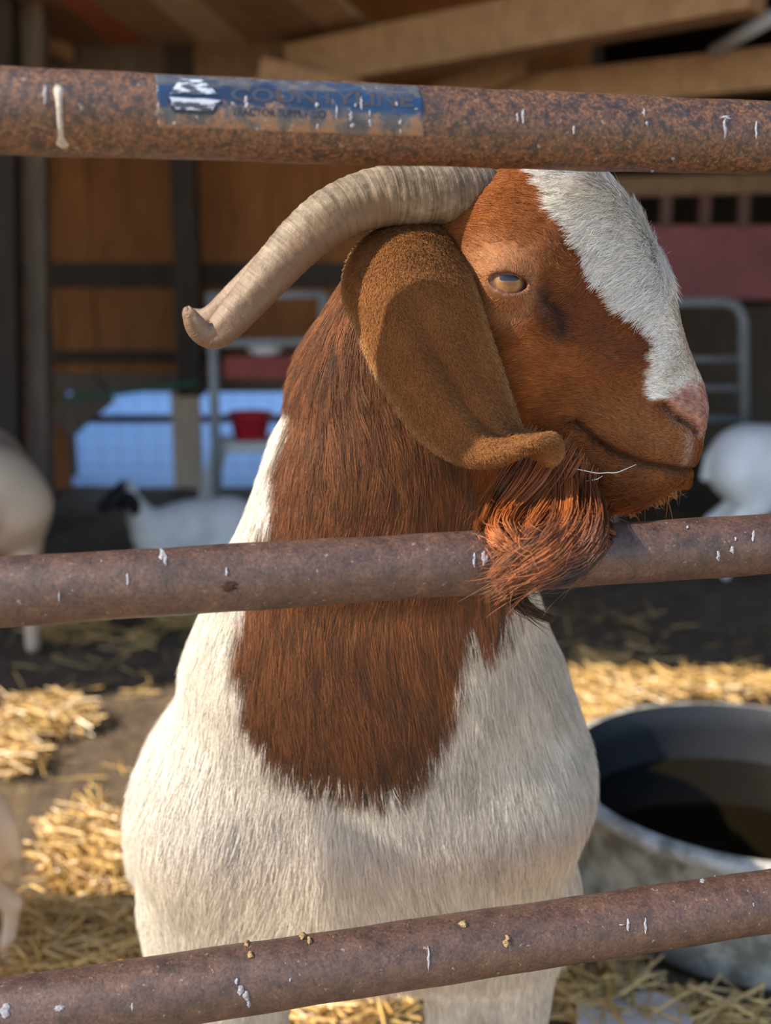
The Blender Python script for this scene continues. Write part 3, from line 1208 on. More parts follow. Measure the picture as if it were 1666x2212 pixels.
def head_f(p):
    d = head_base(p)
    u, v, w = head_loc(p)
    near = (np.abs(d) < .03)
    if near.any():
        q = p[near]
        uu, vv, ww = u[near], v[near], w[near]
        dd = d[near]
        aw = np.abs(ww)
        uv = np.stack([uu, vv], 1)
        # brow and orbit
        for c in (EYE_C, EYE_C2):
            e = np.sqrt(((q - c.astype(np.float32)) ** 2).sum(1)) - (EYE_R + .0028)
            dd = smin(dd, e, .010)
            du = (q[:, 0] - c[0]) + .12 * (q[:, 2] - c[2])
            dv = (q[:, 2] - c[2]) + .10 * (q[:, 0] - c[0])
            al = lid_uv(np.stack([du, dv], 1))
            side = np.sign(c[1] - HO[1]) * (q[:, 1] - HO[1])
            cut = np.where(side > .02, al * .008, 1)
            ball = np.sqrt(((q - c.astype(np.float32)) ** 2).sum(1)) - (EYE_R - .001)
            carve = np.maximum(cut, -ball * 1.0 - .002)
            dd = np.maximum(dd, -np.maximum(cut, -(ball)))
        # brow ridge above, hollow in front of the eye
        bx = dline(uv, [hs(1040, 545), hs(1110, 535), hs(1170, 570), hs(1205, 640)])
        dd = dd - .0045 * np.exp(-(bx / .013) ** 2) * sstep(aw, .03, .05)
        tg = dline(uv, [hs(1205, 660), hs(1225, 700)])
        dd = dd + .006 * np.exp(-(tg / .010) ** 2) * sstep(aw, .02, .04)
        ck = dline(uv, [hs(1120, 820), hs(1230, 800)])
        dd = dd - .004 * np.exp(-(ck / .03) ** 2) * sstep(aw, .02, .04)
        # mouth, lip swell, nostril, lip groove
        m = dline(uv, mouth)
        dd = dd + .0075 * np.exp(-(m / .0032) ** 2) * sstep(aw, -.01, .004)
        lp = dline(uv, mouth + np.array([.004, .016]))
        dd = dd - .0035 * np.exp(-(lp / .012) ** 2)
        lw = dline(uv, [hs(1330, 1030), hs(1430, 1045)])
        dd = dd - .003 * np.exp(-(lw / .012) ** 2)
        ns = dline(uv, nost)
        dd = dd + .0095 * np.exp(-(ns / .0036) ** 2) * sstep(aw, .010, .018)
        wing = dline(uv, [hs(1450, 868), hs(1482, 880), hs(1508, 905)])
        dd = dd - .0035 * np.exp(-(wing / .008) ** 2)
        wing = dline(uv, [hs(1430, 905), hs(1460, 930), hs(1488, 948)])
        dd = dd - .0022 * np.exp(-(wing / .008) ** 2)
        ph = dline(uv, philt)
        dd = dd + .002 * np.exp(-(ph / .004) ** 2) * sstep(-aw, -.02, -.004)
        d = d.copy()
        d[near] = dd
    return d


# neck and chest as one tapering column
ST = np.array([
    (500, 850, 1000, .920, .040), (560, 790, 1050, .925, .058), (620, 740, 1080, .935, .072), (700, 692, 1100, .945, .082), (760, 664, 1110, .952, .087),
    (850, 642, 1115, .960, .094), (930, 606, 1115, .966, .098), (1040, 566, 1112, .974, .103), (1120, 536, 1114, .980, .108), (1200, 496, 1130, .990, .113),
    (1330, 442, 1166, 1.0, .122), (1400, 414, 1197, 1.005, .126), (1480, 400, 1224, 1.012, .130), (1560, 388, 1230, 1.02, .135), (1660, 376, 1234, 1.03, .140),
    (1780, 365, 1232, 1.03, .138), (1900, 358, 1222, 1.03, .130), (1970, 352, 1206, 1.03, .115), (2020, 370, 1190, 1.03, .095), (2055, 430, 1130, 1.03, .07), (2075, 500, 1050, 1.03, .04), (2085, 580, 980, 1.03, .02)])
_rows = []
for py, xl, xr, Y, hd in ST:
    a, b = P(xl, py, Y), P(xr, py, Y)
    _rows.append((a[2], (a[0] + b[0]) / 2, (b[0] - a[0]) / 2, Y, hd))
_rows = np.array(sorted(_rows))
CZs = np.linspace(_rows[0, 0], _rows[-1, 0], 200)
CC = [np.convolve(np.pad(np.interp(CZs, _rows[:, 0], _rows[:, i]), 4, 'edge'), np.ones(9) / 9, 'valid') for i in (1, 2, 3, 4)]


def col_f(p):
    z = np.clip(p[:, 2], CZs[0], CZs[-1])
    cx, hw, cyy, hd = [np.interp(z, CZs, c) for c in CC]
    a = (p[:, 0] - cx) / hw
    b = (p[:, 1] - cyy) / hd
    n = 2.15
    g = (np.abs(a) ** n + np.abs(b) ** n) ** (1 / n)
    d = (g - 1) * np.minimum(hw, hd)
    ex = np.abs(p[:, 2] - z)
    return np.where(ex > 0, np.sqrt(np.maximum(d, 0) ** 2 + ex ** 2) + np.minimum(d, 0), d)


LEGL, LEGR = P(492, 2000, 1.02), P(1052, 2000, 1.02)
FXL = np.array([LEGL[0] - .004, 1.0, 0])
FXR = np.array([LEGR[0] + .002, 1.0, 0])
HIP = np.array([-.06, 1.66, .45])


def body_f(p):
    d = col_f(p)
    t = cone(p, (-.095, 1.26, .43), (-.06, 1.60, .46), .200, .16)
    t = smin(t, ellip(p, (-.06, 1.68, .46), (.15, .17, .15)), .08)
    t = smin(t, cone(p, (-.02, 1.12, .58), (-.05, 1.60, .53), .11, .08), .06)
    t = smin(t, ellip(p, (-.125, 1.22, .40), (.175, .16, .16)), .05)
    d = smin(d, t, .055)
    # fore legs
    for L in (FXL, FXR):
        a = np.array([L[0], 1.03, .44])
        d = smin(d, cone(p, a, (L[0], 1.03, .27), .080, .060), .03)
        d = smin(d, cone(p, (L[0], 1.025, .27), (L[0], 1.01, .235), .050, .038), .02)
        d = smin(d, cone(p, (L[0], 1.01, .235), (L[0], 1.03, .085), .027, .023), .02)
        d = smin(d, cone(p, (L[0], 1.03, .085), (L[0], 1.00, .045), .028, .027), .015)
    # hind legs: thigh, stifle forward, hock back, cannon
    for sx in (-.10, .10):
        hx = HIP[0] + sx
        d = smin(d, cone(p, (hx, 1.68, .45), (hx, 1.56, .34), .085, .058), .05)
        d = smin(d, cone(p, (hx, 1.56, .34), (hx, 1.77, .23), .052, .032), .03)
        d = smin(d, cone(p, (hx, 1.77, .23), (hx, 1.74, .09), .027, .023), .02)
        d = smin(d, cone(p, (hx, 1.74, .09), (hx, 1.72, .045), .027, .026), .015)
    d = smin(d, cone(p, (-.06, 1.82, .48), (-.06, 1.90, .50), .03, .015), .03)
    # nape bulge behind the ear and throat
    d = smin(d, cone(p, P(1010, 700, .93), P(1080, 1010, .93), .062, .045), .04)
    # shoulder points
    for q, r in ((P(470, 1760, .99), .075), (P(1105, 1690, .99), .060)):
        d = smin(d, np.sqrt(((p - q.astype(np.float32)) ** 2).sum(1)) - r, .06)
    h = head_f(p)
    return smin(d, h, .022)


V, F = surface_nets(body_f, (-.52, .76, .02), (.34, 2.02, 1.22), .0055)
V = project(body_f, V, 1)
bm = bmesh.new()
_bv = [bm.verts.new(v) for v in V]
for q in F:
    if len(set(q)) == 4: bm.faces.new([_bv[i] for i in q])
bmesh.ops.triangulate(bm, faces=bm.faces)


def refine(sel):
    bm.verts.ensure_lookup_table()
    co = np.array([v.co[:] for v in bm.verts])
    m = sel(co)
    ed = [e for e in bm.edges if m[e.verts[0].index] and m[e.verts[1].index]]
    bmesh.ops.subdivide_edges(bm, edges=ed, cuts=1, use_grid_fill=True)
    bmesh.ops.triangulate(bm, faces=[f for f in bm.faces if len(f.verts) > 3])
    bm.verts.index_update()


bm.verts.index_update()
refine(lambda c: head_base(c.astype(np.float32)) < .006)
refine(lambda c: ((np.linalg.norm(c - EYE_C, axis=1) < .032) | ((np.abs(head_base(c.astype(np.float32))) < .02) & (((c - HO) @ HU) > hs(1300, 900)[0] * .86) & (c[:, 1] < YH + .01))))
refine(lambda c: (np.linalg.norm(c - EYE_C, axis=1) < .025))
bm.verts.ensure_lookup_table()
V = np.array([v.co[:] for v in bm.verts])
V = project(body_f, V, 3)
for v, c in zip(bm.verts, V): v.co = c
for _ in range(1):
    bmesh.ops.smooth_vert(bm, verts=bm.verts, factor=.35, use_axis_x=True, use_axis_y=True, use_axis_z=True)
bm.faces.ensure_lookup_table()
bmesh.ops.recalc_face_normals(bm, faces=bm.faces)
me_body = bpy.data.meshes.new('body')
bm.to_mesh(me_body)
bm.free()
V = np.zeros(len(me_body.vertices) * 3)
me_body.vertices.foreach_get('co', V)
V = V.reshape(-1, 3)
TRI = np.zeros(len(me_body.polygons) * 3, dtype=np.int64)
me_body.polygons.foreach_get('vertices', TRI)
TRI = TRI.reshape(-1, 3)
VN = np.zeros(len(V) * 3)
me_body.vertices.foreach_get('normal', VN)
VN = VN.reshape(-1, 3)

# ------------------------------------------------------------------ coat pattern
def front(px_list, Y):
    return np.array([P(x, y, Y)[[0, 2]] for x, y in px_list])


BIB = front([(700, 540), (655, 690), (636, 800), (632, 880), (622, 960), (600, 1040), (580, 1100), (556, 1170), (536, 1250), (512, 1380), (530, 1450), (560, 1540), (605, 1600), (690, 1636), (760, 1636), (830, 1648),
             (895, 1610), (940, 1540), (965, 1460), (985, 1380), (995, 1318), (1030, 1345), (1065, 1335), (1100, 1295), (1130, 1270), (1330, 1200), (1480, 900), (1300, 300), (800, 300)], .885)
BLAZE = np.array([hs(*q) for q in [(1175, 340), (1200, 395), (1235, 455), (1272, 510), (1306, 570), (1345, 632), (1388, 676), (1415, 705), (1420, 745), (1408, 800), (1402, 846), (1416, 868), (1452, 860), (1500, 838), (1700, 800), (1600, 300), (1250, 200)]])
TEAR = np.array([hs(*q) for q in [(1188, 640), (1205, 665), (1224, 690), (1226, 715)]])
NOSEP = np.array([hs(*q) for q in [(1450, 850), (1500, 822), (1560, 850), (1545, 915), (1520, 945), (1505, 940), (1480, 925), (1458, 912), (1440, 886)]])


def coat(p):
    """linear colour, whiteness, head-ness for surface points"""
    n = len(p)
    pf = p.astype(np.float32)
    xz = p[:, [0, 2]]
    hb = head_base(pf)
    cf = col_f(pf)
    ish = (hb < cf + .004)
    jit = vnoise(p, 160, 3) * .0035 + vnoise(p, 60, 4) * .004
    bib = spoly(xz, BIB) + jit
    brown = 1 - sstep(bib, -.003, .004)
    brown = np.where(p[:, 1] > 1.02, 0, brown)
    u, v, w = head_loc(pf)
    uv = np.stack([u, v], 1)
    bl = spoly(uv, BLAZE) + jit * .9
    white_h = 1 - sstep(bl, -.003, .004)
    br = np.where(ish, 1 - white_h, np.where(hb < .05, np.maximum(brown, (hb < .02)), brown))
    # brown
    t = vnoise(p, 25, 1) * .5 + vnoise(p, 70, 2) * .5
    B = np.array([.240, .075, .018]) * (1 + .25 * t)[:, None]
    B = np.where((~ish)[:, None], np.array([.168, .054, .014]) * (1 + .40 * t)[:, None], B)
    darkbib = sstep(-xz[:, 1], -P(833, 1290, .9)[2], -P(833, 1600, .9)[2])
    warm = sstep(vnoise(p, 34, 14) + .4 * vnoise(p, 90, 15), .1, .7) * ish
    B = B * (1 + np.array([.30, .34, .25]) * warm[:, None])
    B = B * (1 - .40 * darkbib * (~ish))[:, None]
    W = np.where(ish[:, None], np.array([.90, .845, .77]), np.array([.82, .755, .655])) * (1 + .06 * t)[:, None]
    grey = sstep(vnoise(p, 22, 8) + .5 * vnoise(p, 55, 9), .35, .9)
    W = W * (1 - .16 * grey * (~ish))[:, None]
    # face shades
    tear = np.exp(-(dline(uv, TEAR) / .0105) ** 2) * ish * (w < 0.03)
    B = B * (1 - .92 * tear)[:, None] + np.array([.014, .010, .012]) * (.92 * tear)[:, None]
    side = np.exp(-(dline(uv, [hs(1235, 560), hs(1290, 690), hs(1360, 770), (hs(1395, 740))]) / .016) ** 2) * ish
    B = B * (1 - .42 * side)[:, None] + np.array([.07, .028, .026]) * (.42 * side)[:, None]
    muz = np.exp(-(dline(uv, [hs(1330, 900), hs(1420, 940), hs(1470, 970)]) / .024) ** 2) * ish
    B = B * (1 - .5 * muz)[:, None] + np.array([.30, .135, .055]) * (.5 * muz)[:, None]
    lip = np.exp(-(dline(uv, mouth) / .0045) ** 2) * ish
    B = B * (1 - .75 * lip)[:, None] + np.array([.04, .02, .018]) * (.75 * lip)[:, None]
    duct = np.exp(-(dline(uv, [hs(1136, 622), hs(1170, 648), hs(1198, 676)]) / .0022) ** 2) * ish * (p[:, 1] < YH)
    B = B * (1 - .7 * duct)[:, None] + np.array([.17, .075, .068]) * (.7 * duct)[:, None]
    phs = np.exp(-(dline(uv, [hs(1488, 945), hs(1490, 970), hs(1484, 992)]) / .004) ** 2) * ish
    B = B * (1 - .6 * phs)[:, None] + np.array([.50, .36, .27]) * (.6 * phs)[:, None]
    eyer = np.sqrt(((p - EYE_C) ** 2).sum(1))
    er = np.exp(-((eyer - .024) / .008) ** 2) * ish * (p[:, 1] < YH)
    B = B * (1 - .35 * er)[:, None] + np.array([.42, .24, .13]) * (.35 * er)[:, None]
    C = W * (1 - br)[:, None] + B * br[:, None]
    sn = sstep(-spoly(uv, BLAZE), .0, .02) * sstep(u, hs(1440, 700)[0], hs(1480, 800)[0]) * ish
    C = C * (1 - .6 * sn)[:, None] + np.array([.40, .33, .24]) * (.6 * sn)[:, None]
    ed = sstep(-np.abs(w), -.024, -.008) * sstep(u, hs(1440, 640)[0], hs(1470, 720)[0]) * ish * (v > 0)
    C = C * (1 - .6 * ed)[:, None] + np.array([.36, .235, .155]) * (.6 * ed)[:, None]
    nz = (1 - sstep(spoly(uv, NOSEP), -.004, .006)) * ish
    NC = np.array([.42, .22, .165]) * (1 + .25 * vnoise(p, 300, 5))[:, None]
    C = C * (1 - .85 * nz)[:, None] + NC * (.85 * nz)[:, None]
    return np.clip(C, .004, .95), 1 - br, ish, nz, u, v, w, eyer


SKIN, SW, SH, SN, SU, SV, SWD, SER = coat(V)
# bare lid rims and the inside of the nostril
fr_n = np.exp(-(dline(np.stack([SU, SV], 1), nost) / .0035) ** 2) * SH * (np.abs(SWD) > .008)
rim = SH * (SER < EYE_R + .0022) * (V[:, 1] < YH)
SKC = SKIN * (.42 + .40 * SW)[:, None]  # skin darkened under the hair to paint shade into the gaps
SKC = np.where((SN > .5)[:, None], SKIN * .9, SKC)
SKC = np.where((rim > 0)[:, None], np.array([.10, .046, .040]), SKC)
SKC = SKC * (1 - .9 * fr_n)[:, None] + np.array([.03, .015, .015]) * (.9 * fr_n)[:, None]
ca = me_body.color_attributes.new('Col', 'FLOAT_COLOR', 'POINT')
ca.data.foreach_set('color', np.concatenate([SKC, np.ones((len(V), 1))], 1).astype(np.float32).ravel())


def skin_mat():
    t = NT('goat_skin')
    a = t.n('Attribute', attribute_name='Col', attribute_type='GEOMETRY')
    n = t.noise(t.coord(), 700, 4, .7)
    t.principled(a.outputs['Color'], .55, .3, n, .35, .0012)
    return t.m


def fur_mat(name, gloss=.18, rough=.32, trans=.25, nmix=.55, white=.22):
    t = NT(name)
    a = t.n('Attribute', attribute_name='Col', attribute_type='GEOMETRY')
    nr = t.n('Attribute', attribute_name='nrm', attribute_type='GEOMETRY')
    geo = t.n('NewGeometry')
    mixn = t.n('Mix', data_type='VECTOR')
    mixn.inputs[0].default_value = nmix
    t.l(geo.outputs['Normal'], mixn.inputs[4])
    t.l(nr.outputs['Vector'], mixn.inputs[5])
    nm = t.n('VectorMath', operation='NORMALIZE')
    t.l(mixn.outputs[1], nm.inputs[0])
    d = t.n('BsdfDiffuse')
    t.l(a.outputs['Color'], d.inputs[0])
    t.l(nm.outputs[0], d.inputs['Normal'])
    tr = t.n('BsdfHair', component='Transmission')
    t.l(a.outputs['Color'], tr.inputs[0])
    tr.inputs['RoughnessU'].default_value = .4
    tr.inputs['RoughnessV'].default_value = .8
    gl = t.n('BsdfHair', component='Reflection')
    gl.inputs['RoughnessU'].default_value = rough
    gl.inputs['RoughnessV'].default_value = .8
    gc = t.mix(white, a.outputs['Color'], (1, .92, .82))
    t.l(gc, gl.inputs[0])
    m1 = t.n('MixShader')
    m1.inputs[0].default_value = trans
    t.l(d.outputs[0], m1.inputs[1])
    t.l(tr.outputs[0], m1.inputs[2])
    m2 = t.n('MixShader')
    m2.inputs[0].default_value = gloss
    t.l(m1.outputs[0], m2.inputs[1])
    t.l(gl.outputs[0], m2.inputs[2])
    t.l(m2.outputs[0], t.out.inputs[0])
    return t.m


def hair_obj(name, pts, rad, cols, nrms, mat, parent):
    """pts: N x K x 3, rad: K or N x K"""
    N, K, _ = pts.shape
    cu = bpy.data.hair_curves.new(name)
    cu.add_curves([K] * N)
    cu.attributes['position'].data.foreach_set('vector', pts.astype(np.float32).ravel())
    ra = cu.attributes.get('radius') or cu.attributes.new('radius', 'FLOAT', 'POINT')
    rr = np.broadcast_to(rad, (N, K)).astype(np.float32).ravel()
    ra.data.foreach_set('value', rr)
    c = cu.attributes.new('Col', 'FLOAT_COLOR', 'CURVE')
    c.data.foreach_set('color', np.concatenate([cols, np.ones((N, 1))], 1).astype(np.float32).ravel())
    m = cu.attributes.new('nrm', 'FLOAT_VECTOR', 'CURVE')
    m.data.foreach_set('vector', nrms.astype(np.float32).ravel())
    o = bpy.data.objects.new(name, cu)
    COL.objects.link(o)
    cu.materials.append(mat)
    o.parent = parent
    o.matrix_parent_inverse = Matrix.Translation(-Vector(parent.location))
    return o


GLOC = (-.10, 1.3, 0)
goat = empty('goat', GLOC, 'large horned goat with brown head, white blaze and white chest behind the rusty gate', 'goat')
body = link('body', me_body, skin_mat(), goat)
M_FUR = fur_mat('coat_hair')
M_FACE = fur_mat('short_face_hair', .10, .4, .2, .65)

# hooves
for L, yy in ((FXL, .985), (FXR, .985), (np.array([HIP[0] - .10, 0, 0]), 1.705), (np.array([HIP[0] + .10, 0, 0]), 1.705)):
    mb = MB()
    for sx in (-.014, .014):
        v, f = [], []
        for i, (z, rx, ry) in enumerate(((.0, .015, .036), (.02, .0145, .033), (.045, .012, .027), (.056, .010, .02))):
            for k in range(12):
                a = 2 * math.pi * k / 12
                v.append((L[0] + sx + rx * math.cos(a), yy - .004 + z * .3 + ry * math.sin(a), z))
        for i in range(3):
            for k in range(12): f.append((i * 12 + k, i * 12 + (k + 1) % 12, i * 12 + 12 + (k + 1) % 12, i * 12 + 12 + k))
        f.append(tuple(range(11, -1, -1)))
        f.append(tuple(range(36, 48)))
        mb.add(v, f)
    mb.build('hoof', M_OLD if False else plain('hoof_horn', (.09, .07, .055), .6, .3, .3, 60), goat, True)

# eye
def eye_mat():
    t = NT('goat_eye')
    tc = t.n('TexCoord')
    sep = t.n('SeparateXYZ')
    t.l(tc.outputs['Object'], sep.inputs[0])
    x, z = sep.outputs[0], sep.outputs[2]
    r = t.math('SQRT', t.math('ADD', t.math('POWER', t.math('ABSOLUTE', x), 2.0), t.math('POWER', t.math('ABSOLUTE', z), 2.0)))
    n = t.noise(t.coord((1, 1, 1)), 380, 4)
    iris = t.ramp(t.math('ADD', t.math('MULTIPLY', r, 60), t.math('MULTIPLY', n, .5)), [(.35, (.10, .045, .016)), (.75, (.23, .115, .038)), (1, (.10, .05, .022))])
    ring = t.ramp(r, [(.0108, (0, 0, 0)), (.0120, (1, 1, 1))])
    col = t.mix(ring, iris, (.055, .030, .024))
    # level slot pupil
    px_ = t.math('POWER', t.math('DIVIDE', t.math('ABSOLUTE', t.math('ADD', x, -.0006)), .0075), 4.0)
    pz_ = t.math('POWER', t.math('DIVIDE', t.math('ABSOLUTE', t.math('ADD', z, -.0035)), .0030), 4.0)
    pf = t.ramp(t.math('ADD', px_, pz_), [(.8, (1, 1, 1)), (1.0, (0, 0, 0))])
    col = t.mix(pf, col, (.006, .008, .016))
    p = t.principled(col, .3, .25)
    p.inputs['Coat Weight'].default_value = .4
    p.inputs['Coat Roughness'].default_value = .02
    return t.m


M_EYE = eye_mat()
for c in (EYE_C, EYE_C2):
    bm = bmesh.new()
    bmesh.ops.create_uvsphere(bm, u_segments=48, v_segments=32, radius=EYE_R)
    me = bpy.data.meshes.new('eye')
    bm.to_mesh(me)
    bm.free()
    o = link('eye', me, M_EYE, body)
    o.matrix_parent_inverse = Matrix()
    o.parent = goat
    o.location = Vector(c) - Vector(GLOC)

# ------------------------------------------------------------------ horns
def horn_mat():
    t = NT('horn')
    v = t.coord()
    a = t.n('Attribute', attribute_name='along', attribute_type='GEOMETRY')
    n = t.noise(v, 70, 7, .7)
    st = t.n('Mapping')
    n2 = t.noise(v, 260, 5, .7)
    cmb = t.n('CombineXYZ')
    t.l(a.outputs['Fac'], cmb.inputs[0])
    ringn = t.n('TexNoise', noise_dimensions='1D')
    ringn.inputs['W'].default_value = 0
    t.l(t.math('MULTIPLY', a.outputs['Fac'], 1.0), ringn.inputs['W'])
    ringn.inputs['Scale'].default_value = 110
    ringn.inputs['Detail'].default_value = 4
    ring = ringn.outputs[0]
    col = t.ramp(t.math('ADD', t.math('MULTIPLY', ring, .25), t.math('MULTIPLY', n, .75)), [(.32, (.050, .036, .024)), (.45, (.13, .098, .064)), (.58, (.22, .172, .118)), (.74, (.36, .30, .22))])
    tip = t.ramp(a.outputs['Fac'], [(.55, (0, 0, 0)), (.9, (1, 1, 1))])
    col = t.mix(t.math('MULTIPLY', tip, .55), col, (.20, .125, .085))
    inn = t.n('Attribute', attribute_name='under_shade', attribute_type='GEOMETRY')
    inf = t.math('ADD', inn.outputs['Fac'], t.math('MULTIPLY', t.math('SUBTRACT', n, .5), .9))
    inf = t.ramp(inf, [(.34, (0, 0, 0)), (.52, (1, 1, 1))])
    col = t.mix(t.math('MULTIPLY', inf, .8), col, (.13, .075, .045))  # underside browner: its shade painted in along with the smooth brown horn
    dk = t.ramp(n2, [(.3, (1, 1, 1)), (.4, (0, 0, 0))])
    col = t.mix(t.math('MULTIPLY', dk, .5), col, (.08, .055, .04))
    t.principled(col, .55, .35, t.math('ADD', t.math('MULTIPLY', ring, .5), t.math('MULTIPLY', n2, .6)), .6, .002)
    return t.m


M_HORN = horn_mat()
HC = [(1070, 436, 58, .880), (1020, 420, 64, .864), (960, 421, 64, .848), (900, 424, 63.5, .838), (830, 426, 64, .828), (770, 442, 62, .820), (710, 472, 59, .812), (655, 517, 55, .806), (607, 568, 50.5, .801), (565, 617, 45.5, .797),
      (527, 661, 41, .793), (494, 699, 37, .790), (468, 722, 32, .788), (446, 724, 27, .785), (428, 711, 25, .782), (417, 694, 21.5, .779), (409, 676, 15, .777), (404, 662, 6, .777)]


def horn(mir):
    ctr = np.array([P(x, y, Y) for x, y, r, Y in HC])
    rad = np.array([r * np.linalg.norm(P(x + 50, y, Y) - P(x - 50, y, Y)) / 100 for x, y, r, Y in HC])
    m = 300
    tt = np.linspace(0, len(HC) - 1, m)
    def cr(A):
        A = np.asarray(A, float)
        i = np.clip(np.floor(tt).astype(int), 0, len(A) - 2)
        f = (tt - i)
        sh = (len(tt),) + (1,) * (A.ndim - 1)
        f = f.reshape(sh)
        p0, p1, p2, p3 = A[np.clip(i - 1, 0, len(A) - 1)], A[i], A[i + 1], A[np.clip(i + 2, 0, len(A) - 1)]
        return .5 * (2 * p1 + (p2 - p0) * f + (2 * p0 - 5 * p1 + 4 * p2 - p3) * f ** 2 + (3 * p1 - p0 - 3 * p2 + p3) * f ** 3)
    C, R = cr(ctr), cr(rad)
    if mir:
        C[:, 1] = 2 * YH - C[:, 1]
        q_ = np.linspace(0, 1, m)
        C[:, 0] -= .040 * sstep(q_, .2, .95)
        C[:, 2] += .012 * sstep(q_, .15, .5) * (1 - 1.4 * sstep(q_, .6, 1.0))
    seg = np.linalg.norm(np.diff(C, axis=0), axis=1)
    S = np.concatenate([[0], np.cumsum(seg)])
    Ln = S[-1]
    n = 48
    v, f, al, inn = [], [], [], []
    yv = np.array([0, 1.0, 0])
    rs = np.random.default_rng(5)
    ringpos = np.cumsum(rs.uniform(.0045, .0105, 80))
    for i in range(m):
        t = C[min(i + 1, m - 1)] - C[max(i - 1, 0)]
        t /= np.linalg.norm(t)
        up = -np.cross(t, yv); up /= np.linalg.norm(up)
        sd = np.cross(up, t)
        s = S[i]
        ph = np.abs(ringpos - s).min()
        strength = .0005 * (1 - sstep(np.array([s]), Ln * .55, Ln * .85)[0])
        rr = R[i] + strength * (math.exp(-(ph / .0016) ** 2) - .3)
        for k in range(n):
            a = 2 * math.pi * k / n
            lobe = 1 + .05 * math.cos(2 * a) + .03 * math.cos(a * 3 + s * 8)
            w = .0006 * math.sin(a * 5 + s * 60) * (ph < .003)
            r_ = rr * lobe + w
            v.append(C[i] + up * math.cos(a) * rr * (1 + .02 * math.cos(3 * a)) + sd * math.sin(a) * r_ * (.82 if i > m * .75 else .90))
            al.append(s / Ln)
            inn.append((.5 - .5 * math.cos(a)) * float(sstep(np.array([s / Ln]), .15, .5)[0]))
    for i in range(m - 1):
        for k in range(n):
            f.append((i * n + k, i * n + (k + 1) % n, (i + 1) * n + (k + 1) % n, (i + 1) * n + k))
    f.append(tuple(range(n - 1, -1, -1)))
    f.append(tuple(range((m - 1) * n, m * n)))
    me = mesh_from('horn', v, f)
    bm = bmesh.new(); bm.from_mesh(me); bmesh.ops.recalc_face_normals(bm, faces=bm.faces); bm.to_mesh(me); bm.free()
    q = me.attributes.new('along', 'FLOAT', 'POINT')
    q.data.foreach_set('value', np.array(al, dtype=np.float32))
    q = me.attributes.new('under_shade', 'FLOAT', 'POINT')
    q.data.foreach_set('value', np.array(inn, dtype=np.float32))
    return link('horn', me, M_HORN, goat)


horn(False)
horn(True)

# ------------------------------------------------------------------ ears
EAR = [  # left, middle, right edge (x, y, distance)
    ((858, 492, .850), (900, 486, .848), (945, 494, .850)),
    ((800, 512, .842), (880, 505, .822), (970, 515, .838)),
    ((762, 552, .838), (872, 545, .805), (995, 560, .828)),
    ((744, 605, .834), (868, 600, .795), (1022, 615, .818)),
    ((748, 655, .826), (880, 660, .789), (1040, 672, .812)),
    ((768, 700, .815), (900, 720, .785), (1060, 732, .808)),
    ((784, 748, .804), (925, 780, .783), (1080, 792, .805)),
    ((808, 802, .798), (955, 838, .782), (1098, 846, .804)),
    ((842, 860, .794), (985, 888, .781), (1113, 890, .803)),
    ((878, 914, .791), (1015, 928, .779), (1124, 922, .801)),
    ((918, 957, .788), (1045, 952, .775), (1140, 938, .796)),
    ((958, 984, .783), (1070, 966, .768), (1165, 941, .788)),
    ((1005, 1002, .778), (1090, 976, .762), (1180, 942, .782)),
    ((1055, 1004, .774), (1125, 974, .758), (1189, 941, .777)),
    ((1094, 990, .774), (1148, 962, .756), (1196, 943, .773)),
    ((1116, 971, .778), (1166, 960, .757), (1202, 947, .770)),
    ((1148, 981, .780), (1180, 968, .760), (1207, 956, .769)),
    ((1178, 996, .780), (1194, 985, .763), (1209, 972, .769)),
    ((1194, 1001, .778), (1201, 994, .765), (1207, 986, .770)),
]


def ear_grid(mir):
    rows = []
    for r in EAR:
        L, M, R = [P(*q) for q in r]
        row = []
        for b in np.linspace(0, 1, 41):
            q = L * (1 - b) ** 2 + (2 * M - .5 * (L + R)) * 2 * b * (1 - b) + R * b * b
            row.append(q)
        rows.append(row)
    A = np.array(rows)
    m = 97
    tt = np.linspace(0, len(A) - 1, m)
    i = np.clip(np.floor(tt).astype(int), 0, len(A) - 2)
    f = (tt - i)[:, None, None]
    p0, p1, p2, p3 = A[np.clip(i - 1, 0, None)], A[i], A[i + 1], A[np.clip(i + 2, 0, len(A) - 1)]
    G = .5 * (2 * p1 + (p2 - p0) * f + (2 * p0 - 5 * p1 + 4 * p2 - p3) * f ** 2 + (3 * p1 - p0 - 3 * p2 + p3) * f ** 3)
    # long shallow folds running down the ear
    a = np.linspace(0, 1, m)[:, None]
    b = np.linspace(0, 1, 41)[None]
    fold = .0042 * np.exp(-((b - (.36 + .22 * a)) / .085) ** 2) - .0036 * np.exp(-((b - (.51 + .20 * a)) / .075) ** 2) + .0034 * np.exp(-((b - (.66 + .2 * a)) / .08) ** 2)
    fold = fold * sstep(a, .15, .3) * (1 - sstep(a, .6, .8))
    fold2 = -.006 * np.exp(-((b - (.02 + .35 * (.40 - a))) / .06) ** 2) * sstep(a, .18, .28) * (1 - sstep(a, .33, .42))
    G[:, :, 1] -= fold + fold2
    if mir: G[:, :, 1] = 2 * YH - G[:, :, 1]
    return G


